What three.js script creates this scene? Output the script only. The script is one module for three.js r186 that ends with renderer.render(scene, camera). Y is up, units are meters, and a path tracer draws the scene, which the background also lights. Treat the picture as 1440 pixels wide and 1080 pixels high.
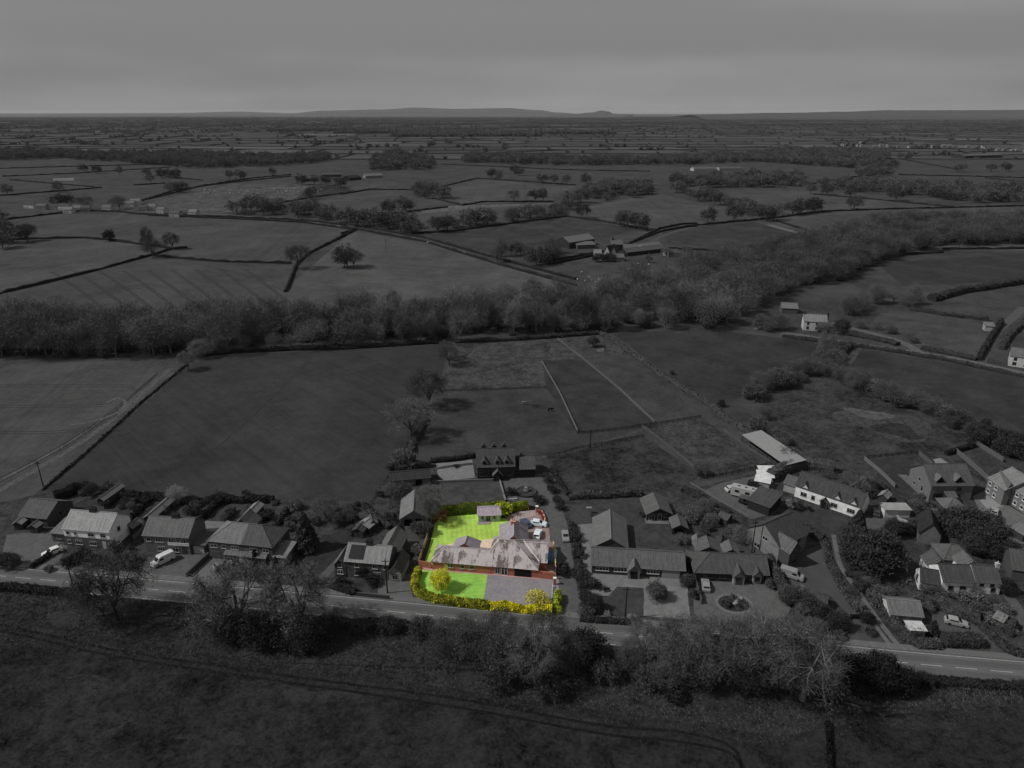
import * as THREE from 'three';
import { mergeGeometries } from 'three/addons/utils/BufferGeometryUtils.js';
import { ImprovedNoise } from 'three/addons/math/ImprovedNoise.js';
import { MarchingCubes } from 'three/addons/objects/MarchingCubes.js';

// ---------------------------------------------------------------- camera, sky, sun, exposure
const scene = new THREE.Scene();
const CAM_H = 100, F = 1000, PITCH = THREE.MathUtils.degToRad(20.9);        // a drone 100 m up, 24 mm lens (F in pixels of the 1440 px photograph)
const camera = new THREE.PerspectiveCamera(THREE.MathUtils.radToDeg(2 * Math.atan(540 / F)), 4 / 3, 1, 90000);
camera.position.set(0, CAM_H, 0); camera.rotation.x = -PITCH; scene.add(camera);
const SUN_AZ = THREE.MathUtils.degToRad(-9), SUN_EL = THREE.MathUtils.degToRad(46);
const sunDir = new THREE.Vector3(-Math.cos(SUN_AZ) * Math.cos(SUN_EL), Math.sin(SUN_EL), -Math.sin(SUN_AZ) * Math.cos(SUN_EL));
const sun = new THREE.DirectionalLight(new THREE.Color().setRGB(1, 0.995, 0.985), 2.9);
sun.position.copy(sunDir).multiplyScalar(600).add(new THREE.Vector3(0, 0, -180)); sun.target.position.set(0, 0, -180);
sun.castShadow = true; sun.shadow.mapSize.set(4096, 4096);
Object.assign(sun.shadow.camera, { left: -350, right: 350, top: 350, bottom: -350, near: 10, far: 1500 });
scene.add(sun, sun.target);
const perlin = new ImprovedNoise();
{
  const W = 1024, H = 512, d = new Float32Array(W * H * 4);
  for (let j = 0; j < H; j++) for (let i = 0; i < W; i++) {
    const el = ((j + .5) / H - .5) * Math.PI, az = ((i + .5) / W) * 2 * Math.PI;
    const y = Math.sin(el), c = Math.cos(el), x = Math.cos(az) * c, z = Math.sin(az) * c;
    const k = 1 / (Math.max(y, 0) + .09), u = (x + .5 * z) * k * .8, w = (z - .3 * x) * k * .8;
    let n = 0; for (let o = 0, a = .6, f = .22; o < 5; o++, a *= .52, f *= 2.05) n += a * perlin.noise(u * f + 7.3 * o, w * f * 1.25 + 3.1, 2.7 + o);
    const veil = Math.max(0, n + .12);
    const v = y < 0 ? .14 : .208 + .022 * Math.min(1, y / .12) + .14 * veil;
    const q = (j * W + i) * 4; d[q] = v; d[q + 1] = v; d[q + 2] = v * 1.005; d[q + 3] = 1;
  }
  const t = new THREE.DataTexture(d, W, H, THREE.RGBAFormat, THREE.FloatType);
  t.mapping = THREE.EquirectangularReflectionMapping; t.magFilter = t.minFilter = THREE.LinearFilter; t.wrapS = THREE.RepeatWrapping; t.needsUpdate = true;
  scene.background = t; scene.environment = t;
}
const renderer = new THREE.WebGLRenderer({ antialias: true });
renderer.toneMapping = THREE.LinearToneMapping; renderer.toneMappingExposure = 1;
renderer.shadowMap.enabled = true;
scene.fog = new THREE.FogExp2(0xdddddd, 1.3e-5);

// ---------------------------------------------------------------- helpers
function rng(seed) { let s = seed >>> 0; return () => { s = (s + 0x6D2B79F5) | 0; let t = Math.imul(s ^ (s >>> 15), 1 | s); t = (t + Math.imul(t ^ (t >>> 7), 61 | t)) ^ t; return ((t ^ (t >>> 14)) >>> 0) / 4294967296; }; }
const R = rng(20240417);
const V = (x, y, z) => new THREE.Vector3(x, y, z);
const lerp = (a, b, t) => a + (b - a) * t;
const lin = (v) => { v /= 255; return v <= .04045 ? v / 12.92 : Math.pow((v + .055) / 1.055, 2.4); };
const CT = Math.cos(PITCH), ST = Math.sin(PITCH);
function P(px, py, y = 0) { const u = (px - 720) / F, v = (540 - py) / F, t = (y - CAM_H) / (v * CT - ST); return V(u * t, y, (-v * ST - CT) * t); }   // photo pixel -> point on the level plane at height y
const PP = (a, y = 0) => a.map((p) => P(p[0], p[1], y));
const taken = {};
function numbered(n) { const k = taken[n] = (taken[n] ?? -1) + 1; return k ? n + '_' + String(k).padStart(3, '0') : n; }
function shade(o) { o.castShadow = o.receiveShadow = true; return o; }
function tag(o, label, category, group, kind) { o.userData.label = label; if (category) o.userData.category = category; if (group) o.userData.group = group; if (kind) o.userData.kind = kind; return o; }
function thing(name, label, category, group, pos, turn = 0) { const o = new THREE.Group(); o.name = numbered(name); if (pos) o.position.copy(pos); o.rotation.y = turn; scene.add(o); return tag(o, label, category, group); }
function part(parent, name, geo, m) { const o = shade(new THREE.Mesh(geo, m)); o.name = name; parent.add(o); return o; }
function solo(name, label, category, group, geo, m, kind) { const o = shade(new THREE.Mesh(geo, m)); o.name = numbered(name); scene.add(o); return tag(o, label, category, group, kind); }

class G {                                                   // collects faces, flat shaded, uv in metres along each face
  constructor() { this.p = []; this.t = []; this.c = null; }
  poly(pts, uv) {
    const a = pts[0], e1 = V(pts[1][0] - a[0], pts[1][1] - a[1], pts[1][2] - a[2]).normalize();
    let n = V(0, 0, 0); const b = pts[2]; n.crossVectors(e1, V(b[0] - a[0], b[1] - a[1], b[2] - a[2])).normalize();
    const e2 = n.clone().cross(e1);
    const q = uv || pts.map((p) => { const d = V(p[0] - a[0], p[1] - a[1], p[2] - a[2]); return [d.dot(e1), d.dot(e2)]; });
    for (let i = 1; i < pts.length - 1; i++) for (const k of [0, i, i + 1]) { this.p.push(...pts[k]); this.t.push(...q[k]); if (this.c) this.c.push(...this.ink); }
    return this;
  }
  slab(pts, th) {                                           // a polygon with thickness, its given face outermost
    const a = pts[0], n = V(pts[1][0] - a[0], pts[1][1] - a[1], pts[1][2] - a[2]).cross(V(pts[2][0] - a[0], pts[2][1] - a[1], pts[2][2] - a[2])).normalize();
    if (n.y < 0) n.negate();
    const low = pts.map((p) => [p[0] - n.x * th, p[1] - n.y * th, p[2] - n.z * th]);
    this.poly(pts); this.poly([...low].reverse());
    for (let i = 0; i < pts.length; i++) { const j = (i + 1) % pts.length; this.poly([pts[i], low[i], low[j], pts[j]]); }
    return this;
  }
  box(x0, x1, y0, y1, z0, z1) {
    const c = (x, y, z) => [x, y, z];
    this.poly([c(x0, y0, z1), c(x1, y0, z1), c(x1, y1, z1), c(x0, y1, z1)]); this.poly([c(x1, y0, z0), c(x0, y0, z0), c(x0, y1, z0), c(x1, y1, z0)]);
    this.poly([c(x0, y0, z0), c(x0, y0, z1), c(x0, y1, z1), c(x0, y1, z0)]); this.poly([c(x1, y0, z1), c(x1, y0, z0), c(x1, y1, z0), c(x1, y1, z1)]);
    this.poly([c(x0, y1, z1), c(x1, y1, z1), c(x1, y1, z0), c(x0, y1, z0)]); this.poly([c(x0, y0, z0), c(x1, y0, z0), c(x1, y0, z1), c(x0, y0, z1)]);
    return this;
  }
  tube(a, b, ra, rb, n = 5) {
    const d = b.clone().sub(a).normalize(), u = (Math.abs(d.y) < .9 ? V(0, 1, 0) : V(1, 0, 0)).cross(d).normalize(), w = d.clone().cross(u);
    const ring = (p, r) => Array.from({ length: n }, (_, i) => { const t = i / n * 2 * Math.PI, c = Math.cos(t) * r, s = Math.sin(t) * r; return [p.x + u.x * c + w.x * s, p.y + u.y * c + w.y * s, p.z + u.z * c + w.z * s]; });
    const A = ring(a, ra), B = ring(b, rb);
    for (let i = 0; i < n; i++) { const j = (i + 1) % n; this.poly([A[i], A[j], B[j], B[i]]); }
    return this;
  }
  cyl(x, z, y0, y1, r, n = 10, r1 = r) {
    this.tube(V(x, y0, z), V(x, y1, z), r, r1, n);
    this.poly(Array.from({ length: n }, (_, i) => { const t = i / n * 2 * Math.PI; return [x + Math.sin(t) * r1, y1, z + Math.cos(t) * r1]; }));
    return this;
  }
  build() {
    const g = new THREE.BufferGeometry(); g.setAttribute('position', new THREE.Float32BufferAttribute(this.p, 3)); g.setAttribute('uv', new THREE.Float32BufferAttribute(this.t, 2)); if (this.c) g.setAttribute('color', new THREE.Float32BufferAttribute(this.c, 3)); g.computeVertexNormals(); return g;
  }
}

// ---------------------------------------------------------------- textures: grain, blotches, streaks and stains (linear values, mean near .62)
function lattice(n, seed) { const r = rng(seed), a = new Float32Array(n * n); for (let i = 0; i < n * n; i++) a[i] = r(); return (x, y) => { const xi = Math.floor(x), yi = Math.floor(y), fx = x - xi, fy = y - yi, s = fx * fx * (3 - 2 * fx), t = fy * fy * (3 - 2 * fy); const q = (i, j) => a[((j % n + n) % n) * n + ((i % n + n) % n)]; return lerp(lerp(q(xi, yi), q(xi + 1, yi), s), lerp(q(xi, yi + 1), q(xi + 1, yi + 1), s), t); }; }
function makeTex(size, fn) {
  const d = new Uint8Array(size * size * 4);
  for (let j = 0; j < size; j++) for (let i = 0; i < size; i++) { let c = fn(i / size, j / size); if (typeof c === 'number') c = [c, c, c]; const q = (j * size + i) * 4; for (let k = 0; k < 3; k++) d[q + k] = Math.max(0, Math.min(255, c[k] * 255)); d[q + 3] = 255; }
  const t = new THREE.DataTexture(d, size, size); t.wrapS = t.wrapT = THREE.RepeatWrapping; t.magFilter = THREE.LinearFilter; t.minFilter = THREE.LinearMipmapLinearFilter; t.generateMipmaps = true; t.needsUpdate = true; return t;
}
function octaves(list, seed) { const L = list.map(([n, a, sx = 1], i) => [lattice(n, seed + i * 17), n, a, sx]); return (u, v) => { let s = 0; for (const [f, n, a, sx] of L) s += a * (f(u * n, v * n / sx * (sx === 1 ? 1 : 1)) - .5); return s; }; }
const TX = {};
{
  const g1 = octaves([[5, .4], [14, .5], [60, .35], [256, .4]], 11); TX.grass = makeTex(1024, (u, v) => .62 + .55 * g1(u, v));
  const g2 = octaves([[6, .3], [20, .5], [70, .5], [220, .6]], 37); TX.rough = makeTex(1024, (u, v) => .62 + .85 * g2(u, v));
  const g3 = octaves([[4, .45], [11, .4], [50, .3], [256, .3]], 71), st = lattice(128, 5); TX.crop = makeTex(1024, (u, v) => .62 + .5 * g3(u, v) + .16 * (st(u * 128, .5) - .5));
  const g4 = octaves([[8, .3], [40, .3], [200, .45]], 91); TX.stone = makeTex(512, (u, v) => .62 + .5 * g4(u, v));
  const r1 = lattice(32, 131), r2 = lattice(160, 132), r3 = octaves([[6, .5], [30, .4]], 133);
  TX.roof = makeTex(1024, (u, v) => { const row = (v * 32) % 1, col = (u * 40 + (Math.floor(v * 32) % 2) * .5) % 1; const gap = (row < .12 ? .72 : 1) * (col < .07 ? .9 : 1); return gap * (.64 + .22 * (r1(u * 32, v * 3) - .5) + .3 * r3(u, v) + .16 * (r2(Math.floor(u * 40) * 4.1, Math.floor(v * 32) * 5) - .5)); });
  const b1 = lattice(64, 171), b2 = octaves([[10, .4], [60, .5]], 172);
  TX.brick = makeTex(512, (u, v) => { const row = (v * 40) % 1, col = (u * 14 + (Math.floor(v * 40) % 2) * .5) % 1; return (row < .14 || col < .05 ? .74 : .62) + .2 * (b1(Math.floor(u * 14) * 3.3, Math.floor(v * 40) * 1.7) - .5) + .2 * b2(u, v); });
  const m1 = octaves([[9, .6], [22, .6], [80, .35]], 201), m2 = lattice(48, 202), m3 = octaves([[40, .5], [256, .5]], 203);   // weathered tiles: lichen-grey ground, brown-black moss patches running down the slope
  TX.moss = makeTex(1024, (u, v) => { const s = m1(u, v * .5 + .11) + .22 * (m2(u * 48, v * 2.5) - .5), k = THREE.MathUtils.smoothstep(s, -.08, .32), n = 1 + .35 * m3(u, v); const row = (v * 30) % 1 < .14 ? .86 : 1; return [lerp(.375, .128, k) * n * row, lerp(.34, .105, k) * n * row, lerp(.338, .10, k) * n * row]; });
  const l1 = octaves([[4, .4], [11, .45], [40, .4], [250, .6]], 231), l2 = octaves([[6, .6], [18, .5]], 239);
  TX.lawn = makeTex(1024, (u, v) => { const n = 1 + .45 * l1(u, v), s = Math.sin(u * Math.PI * 2 * 16) > 0 ? 1.05 : .95; const y = l2(u, v); return [(.33 + .12 * y) * n * s, (.485 + .05 * y) * n * s, .085 * n * s]; });
  TX.lawn2 = makeTex(1024, (u, v) => { const n = 1 + .4 * l1(u + .3, v), s = Math.sin(v * Math.PI * 2 * 14) > 0 ? 1.03 : .97; const y = l2(u + .4, v); return [(.255 + .13 * y) * n * s, (.455 + .04 * y) * n * s, .08 * n * s]; });
  const p1 = octaves([[7, .3], [30, .4], [160, .5]], 261); TX.drive = makeTex(1024, (u, v) => { const n = 1 + .5 * p1(u, v), j = (v * 60) % 1 < .12 ? .9 : 1, h = p1(v * .5 + .2, u * .5); return [(.205 + .07 * h) * n * j, (.190 + .04 * h) * n * j, (.203 - .02 * h) * n * j]; });
  const w1 = octaves([[4, .3], [64, .5]], 281), w2 = lattice(16, 282); TX.plank = makeTex(512, (u, v) => { const c = Math.floor(u * 16); return ((u * 16) % 1 < .1 ? .42 : .62) + .2 * (w2(c + .5, .5) - .5) + .25 * w1(u, v * .2); });
  const a1 = octaves([[6, .25], [50, .2], [256, .4]], 301), a2 = lattice(6, 302); TX.asphalt = makeTex(1024, (u, v) => .62 + .35 * a1(u, v) + .08 * (a2(u * 6, .3) - .5));
  TX.solar = makeTex(256, (u, v) => ((u * 4) % 1 < .04 || (v * 2) % 1 < .03 ? .9 : .55));
  const c1 = octaves([[12, .3], [80, .3]], 331); TX.corr = makeTex(512, (u, v) => .62 * (.9 + .2 * Math.abs(Math.sin(u * Math.PI * 24))) + .3 * c1(u, v));
}
const TM = {}, mats = {}, TONE = 1.12;
function tiled(tex, tile) { const k = tex + tile; if (!TM[k]) { const t = TX[tex].clone(); t.repeat.set(1 / tile, 1 / tile); t.needsUpdate = true; TM[k] = t; } return TM[k]; }
// grey material: v is the sRGB tone (0..255) that the stuff shows on level ground in this picture's daylight
function M(v, tex, tile, o) { const { own, bump, ...rest } = o || {}; const k = JSON.stringify([v, tex, tile, o]); if (mats[k]) return mats[k]; const c = new THREE.Color(); if (Array.isArray(v)) c.setRGB(...v).multiplyScalar(1.15); else c.setRGB(lin(v) * TONE, lin(v) * TONE, lin(v) * TONE); const m = new THREE.MeshPhysicalMaterial({ roughness: .92, side: THREE.DoubleSide, specularIntensity: (rest.roughness ?? 1) < .7 ? .8 : .12, ...rest }); if (tex) { m.map = tiled(tex, tile); if (own) c.setRGB(1.2, 1.2, 1.2); else c.multiplyScalar(1 / .62); if (bump) { m.bumpMap = m.map; m.bumpScale = bump; } } m.color.copy(c); return mats[k] = m; }
const glass = new THREE.MeshStandardMaterial({ color: new THREE.Color().setRGB(.012, .012, .013), roughness: .12, metalness: 0, side: THREE.DoubleSide });
const LEAF = (v, k = 4.4) => { const a = lin(v) * k; return M([a, a, a]); };      // leaves and twigs: tone shown by a whole crown, whose faces shade one another
const VC = (m) => { if (!m.userData.vc) { m.userData.vc = m.clone(); m.userData.vc.userData = {}; m.userData.vc.vertexColors = true; } return m.userData.vc; };
// ---------------------------------------------------------------- ground sheets, strips, hedges, fences
function sheetGeo(pts, y) {
  const c = pts.map((p) => new THREE.Vector2(p.x, -p.z)), tri = THREE.ShapeUtils.triangulateShape(c, []), g = new THREE.BufferGeometry(), pos = [], uv = [];
  for (const t of tri) for (const i of t) { pos.push(pts[i].x, y, pts[i].z); uv.push(pts[i].x, pts[i].z); }
  g.setAttribute('position', new THREE.Float32BufferAttribute(pos, 3)); g.setAttribute('uv', new THREE.Float32BufferAttribute(uv, 2));
  g.setAttribute('normal', new THREE.Float32BufferAttribute(pos.map((_, i) => i % 3 === 1 ? 1 : 0), 3)); return g;
}
const curve = (pts, n, closed = false) => new THREE.CatmullRomCurve3(pts, closed, 'centripetal').getPoints(n);
function turnUV(g, a) { const t = g.attributes.uv, c = Math.cos(a), s = Math.sin(a); for (let i = 0; i < t.count; i++) t.setXY(i, t.getX(i) * c - t.getY(i) * s, t.getX(i) * s + t.getY(i) * c); return g; }
function sheet(name, label, px, y, m, o = {}) { let pts = PP(px); if (o.smooth) pts = curve(pts, px.length * 6, true).slice(0, -1); const s = solo(name, label, null, o.group, turnUV(sheetGeo(pts, y), o.turn || 0), m, 'structure'); return s; }
function ribbonGeo(pts, w, y, uvx = true) {
  const g = new G(); let s = 0;
  const side = pts.map((p, i) => { const a = pts[Math.max(0, i - 1)], b = pts[Math.min(pts.length - 1, i + 1)]; return V(-(b.z - a.z), 0, b.x - a.x).normalize(); });
  for (let i = 0; i < pts.length - 1; i++) {
    const p = pts[i], q = pts[i + 1], n = side[i], m = side[i + 1], L = p.distanceTo(q), a = w / 2;
    g.poly([[p.x - n.x * a, y, p.z - n.z * a], [p.x + n.x * a, y, p.z + n.z * a], [q.x + m.x * a, y, q.z + m.z * a], [q.x - m.x * a, y, q.z - m.z * a]], [[0, s], [w, s], [w, s + L], [0, s + L]]); s += L;
  }
  return g.build();
}
function offset(pts, d) { return pts.map((p, i) => { const a = pts[Math.max(0, i - 1)], b = pts[Math.min(pts.length - 1, i + 1)], n = V(-(b.z - a.z), 0, b.x - a.x).normalize(); return p.clone().addScaledVector(n, d); }); }
function resample(pts, step) { const c = new THREE.CurvePath(); for (let i = 0; i < pts.length - 1; i++) c.add(new THREE.LineCurve3(pts[i], pts[i + 1])); const n = Math.max(2, Math.round(c.getLength() / step)); return c.getSpacedPoints(n); }
function seat(o) { const g = o.geometry; g.computeBoundingBox(); const b = g.boundingBox, c = V((b.min.x + b.max.x) / 2, b.min.y, (b.min.z + b.max.z) / 2); g.translate(-c.x, -c.y, -c.z); o.position.copy(c); return o; }
function leafTri(g, x, y, z, s, r, up = 0) {
  const a = r() * 6.283, e = Math.acos(r() * 2 - 1), d = V(Math.sin(e) * Math.cos(a), Math.cos(e) + up, Math.sin(e) * Math.sin(a)).normalize(), b = V(r() - .5, r() - .5, r() - .5).cross(d).normalize().multiplyScalar(s * .55); d.multiplyScalar(s * (.7 + r() * .6));
  g.p.push(x - b.x, y - b.y, z - b.z, x + b.x, y + b.y, z + b.z, x + d.x, y + d.y, z + d.z); g.t.push(0, 0, 1, 0, .5, 1); if (g.c) g.c.push(...g.ink, ...g.ink, ...g.ink);
}
function hedgeGeo(pts, h, w, o = {}) {
  const { step = 1.2, leaf = .28, perM = 60, bump = .25, seed = 1 } = o, r = rng(seed * 977 + 3), g = new G(), [T0, T1] = o.tint || [[.5, .5, .5], [1.4, 1.4, 1.4]], ink = (f) => { g.ink = T0.map((v, q) => lerp(v, T1[q], f)); }, line = resample(pts, step);
  g.c = []; ink(.12);
  const ang = [[-1, 0], [-1.06, .45], [-.86, .86], [-.3, 1], [.3, 1], [.86, .86], [1.06, .45], [1, 0]];
  const rings = line.map((p, i) => { const a = line[Math.max(0, i - 1)], b = line[Math.min(line.length - 1, i + 1)], n = V(-(b.z - a.z), 0, b.x - a.x).normalize(), kh = 1 + bump * 1.1 * perlin.noise(p.x * .23, seed, p.z * .23) + bump * .5 * (r() - .5); return ang.map(([x, y], k) => { const j = 1 + bump * (r() - .5), q = w / 2 * x * j; return [p.x + n.x * q, h * .94 * y * kh * (y ? 1 + bump * .3 * (r() - .5) : 1), p.z + n.z * q]; }); });
  for (let i = 0; i < rings.length - 1; i++) for (let k = 0; k < ang.length - 1; k++) g.poly([rings[i][k], rings[i][k + 1], rings[i + 1][k + 1], rings[i + 1][k]]);
  for (const e of [0, rings.length - 1]) g.poly(rings[e]);
  if (perM) for (let i = 0; i < rings.length - 1; i++) { const L = line[i].distanceTo(line[i + 1]), n = Math.round(L * perM); for (let q = 0; q < n; q++) { const k = Math.floor(r() * 7), f = r(), e = r(); const c = (m) => lerp(lerp(rings[i][k][m], rings[i][k + 1][m], f), lerp(rings[i + 1][k][m], rings[i + 1][k + 1][m], f), e); ink(Math.max(0, Math.min(1, .5 + .9 * perlin.noise(c(0) * .8, c(1) * .8 + seed, c(2) * .8) + .7 * (r() - .5)))); leafTri(g, c(0) + (r() - .5) * .3, c(1) + (r() - .35) * .3, c(2) + (r() - .5) * .3, leaf * (.6 + .8 * r()), r, .5); } }
  return g.build();
}
let hedgeSeed = 1;
function hedge(label, px, h, w, tone, o = {}) { let pts = PP(px); if (o.smooth) pts = curve(pts, px.length * 4); const m = LEAF(tone, o.perM === 0 ? 1.6 : 2.6); return seat(solo(o.name || 'hedge', label, o.category || 'hedge', o.group, hedgeGeo(pts, h, w, { seed: hedgeSeed++, ...o }), VC(o.mat || m))); }
function fence(label, px, h, tone, o = {}) {                 // posts and boards or rails along a line
  const pts = resample(PP(px), o.gap || 2.2), t = thing('fence', label, 'fence', o.group, pts[0]), o0 = pts[0], gp = new G(), gr = new G(), th = .03;
  pts.forEach((p) => gp.box(p.x - o0.x - .06, p.x - o0.x + .06, 0, h + .08, p.z - o0.z - .06, p.z - o0.z + .06));
  for (let i = 0; i < pts.length - 1; i++) {
    const a = pts[i].clone().sub(o0), b = pts[i + 1].clone().sub(o0), n = V(-(b.z - a.z), 0, b.x - a.x).normalize().multiplyScalar(th);
    const bands = o.rails ? [[.35, .5], [.75, .9], [1.1, 1.22]].map(([u, v]) => [u * h / 1.25, v * h / 1.25]) : [[.08, h]];
    for (const [y0, y1] of bands) { gr.poly([[a.x + n.x, y0, a.z + n.z], [b.x + n.x, y0, b.z + n.z], [b.x + n.x, y1, b.z + n.z], [a.x + n.x, y1, a.z + n.z]]); gr.poly([[b.x - n.x, y0, b.z - n.z], [a.x - n.x, y0, a.z - n.z], [a.x - n.x, y1, a.z - n.z], [b.x - n.x, y1, b.z - n.z]]); gr.poly([[a.x - n.x, y1, a.z - n.z], [a.x + n.x, y1, a.z + n.z], [b.x + n.x, y1, b.z + n.z], [b.x - n.x, y1, b.z - n.z]]); }
  }
  part(t, 'post', gp.build(), o.postM || M(tone)).userData.kind = 'stuff'; part(t, o.rails ? 'rail' : 'board', gr.build(), o.mat || M(tone, o.rails ? null : 'plank', 2.4)).userData.kind = 'stuff'; return t;
}
function wallLine(label, px, h, w, m, o = {}) { const g = new G(), pts = PP(px), c = pts[0]; for (let i = 0; i < pts.length - 1; i++) { const a = pts[i], b = pts[i + 1], n = V(-(b.z - a.z), 0, b.x - a.x).normalize().multiplyScalar(w / 2), q = (p, s, y) => [p.x + s * n.x, y, p.z + s * n.z]; g.slab([q(a, -1, h), q(b, -1, h), q(b, 1, h), q(a, 1, h)], h); } return seat(solo(o.name || 'garden_wall', label, 'wall', o.group, g.build(), m)); }

// ---------------------------------------------------------------- trees
function makeTree(o) {
  const { seed, H, R: cr, base = .28, trunk = .3, limbs = 7, tips = 70, type = 'bare', n = 4000, size = .3, squash = 1, side = 5 } = o, r = rng(seed * 7919 + 5), gt = new G(), gc = new G(); gc.c = []; gc.ink = [1, 1, 1];
  const cy = H * (base + 1) / 2, ry = H * (1 - base) / 2 * squash, rad = (d) => 1 + .55 * perlin.noise(d.x * 1.7 + seed, d.y * 1.7, d.z * 1.7 + seed * 2);
  const dir = () => { const a = r() * 6.283, c = r() * 1.75 - .75, s = Math.sqrt(Math.max(0, 1 - c * c)); return V(Math.cos(a) * s, c, Math.sin(a) * s); };
  const inCrown = (d, k) => V(d.x * cr * k * rad(d), cy + d.y * ry * k * rad(d), d.z * cr * k * rad(d));
  const top = V((r() - .5) * .6, H * Math.max(base * .9, .06), (r() - .5) * .6); gt.tube(V(0, -.1, 0), top, trunk * 1.25, trunk * .85, side + 2);
  const L = []; for (let i = 0; i < limbs; i++) { const a = i / limbs * 6.283 + r(), up = i === 0 ? 1 : .15 + r() * .75, d = V(Math.cos(a) * Math.sqrt(1 - up * up * .8), up, Math.sin(a) * Math.sqrt(1 - up * up * .8)).normalize(), e = inCrown(d, .62), s = top.clone().multiplyScalar(.75 + .25 * r()), m = s.clone().lerp(e, .5).add(V((r() - .5) * cr * .25, ry * .12 - (1 - up) * ry * .1, (r() - .5) * cr * .25)); L.push([s, m, e]); const tr = trunk * (.5 + .2 * r()); gt.tube(s, m, tr, tr * .62, side); gt.tube(m, e, tr * .62, tr * .22, side); }
  const T = []; for (let i = 0; i < tips; i++) { const e = inCrown(dir(), .72 + .3 * r()); let best = null, bd = 1e9; for (const l of L) for (const t of [.25, .5, .75, 1]) { const q = t < .5 ? l[0].clone().lerp(l[1], t * 2) : l[1].clone().lerp(l[2], t * 2 - 1), d = q.distanceTo(e) + (1 - t) * cr * .25; if (d < bd) { bd = d; best = q; } } const m = best.clone().lerp(e, .5).add(V((r() - .5) * bd * .5, bd * (.16 * r()), (r() - .5) * bd * .5)), w = trunk * (.2 + .08 * r()); gt.tube(best, m, w, w * .7, 3); gt.tube(m, e, w * .7, w * .3, 3); if (o.fork) for (let q = 0; q < o.fork; q++) { const s = m.clone().lerp(e, r()), f = s.clone().add(V(r() - .5, r() - .25, r() - .5).multiplyScalar(cr * .5)); gt.tube(s, f, w * .45, w * .15, 3); } T.push([best, m, e]); }
  const twig = (p, d, l, w) => { const b = V(r() - .5, r() - .5, r() - .5).cross(d).normalize().multiplyScalar(w / 2); gc.p.push(p.x - b.x, p.y - b.y, p.z - b.z, p.x + b.x, p.y + b.y, p.z + b.z, p.x + d.x * l, p.y + d.y * l, p.z + d.z * l); gc.t.push(0, 0, 1, 0, .5, 1); gc.c.push(...gc.ink, ...gc.ink, ...gc.ink); };
  const gauss = () => r() + r() + r() - 1.5, spread = cr * (o.spread || .3);
  for (let i = 0; i < n; i++) {
    const ti = Math.floor(r() * T.length), t = T[ti], k = r(), tn = .62 + .5 * ((ti * .618) % 1) + .3 * (r() - .5), p = k < .35 ? t[1].clone().lerp(t[2], r()) : t[2].clone();
    gc.ink = [tn, tn, tn];
    if (type === 'bare' || (type === 'bud' && i % 2)) { p.add(V(gauss(), gauss(), gauss()).multiplyScalar(spread * .55)); const out = p.clone().sub(V(0, cy * .75, 0)).normalize(), d = out.multiplyScalar(.7).add(V(r() - .5, r() - .3, r() - .5).multiplyScalar(2.4)).normalize(); twig(p, d, size * (o.long || 1) * (1.5 + 2.4 * r()), size * (.18 + .18 * r())); }
    else { p.add(V(gauss(), gauss() * .8, gauss()).multiplyScalar(spread)); leafTri(gc, p.x, Math.max(.1, p.y), p.z, size * (.6 + .8 * r()), r, .3); }
  }
  return { trunk: gt.build(), crown: gc.build() };
}
function makeConifer(seed, H, cr, n, size) {
  const r = rng(seed * 31 + 9), gt = new G().tube(V(0, -.1, 0), V(0, H * .95, 0), H * .022, .03, 6), gc = new G(); gc.c = [];
  for (let i = 0; i < n; i++) { const k = Math.pow(r(), .7), y = H * (1 - k * .95), a = r() * 6.283, lobe = 1 + .18 * Math.sin(a * 5 + y * 2.1) + .25 * perlin.noise(Math.cos(a) * 2, y * .9 + seed, Math.sin(a) * 2), q = cr * Math.pow(k, .75) * lobe * (.72 + .3 * r()); { const q1 = .7 + .6 * r(); gc.ink = [q1, q1, q1]; } leafTri(gc, Math.cos(a) * q, y + (r() - .5) * .3, Math.sin(a) * q, size * (.6 + .8 * r()), r, -.1); }
  for (let i = 0; i < 60; i++) { const y = H * (.08 + .85 * r()), a = r() * 6.283, q = cr * Math.pow(1 - y / H, .75) * .8; gt.tube(V(0, y, 0), V(Math.cos(a) * q, y - .2, Math.sin(a) * q), .05, .015, 3); }
  return { trunk: gt.build(), crown: gc.build() };
}
const ADD = (seed, H, R_, o) => makeTree({ seed, H, R: R_, ...o });
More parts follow.
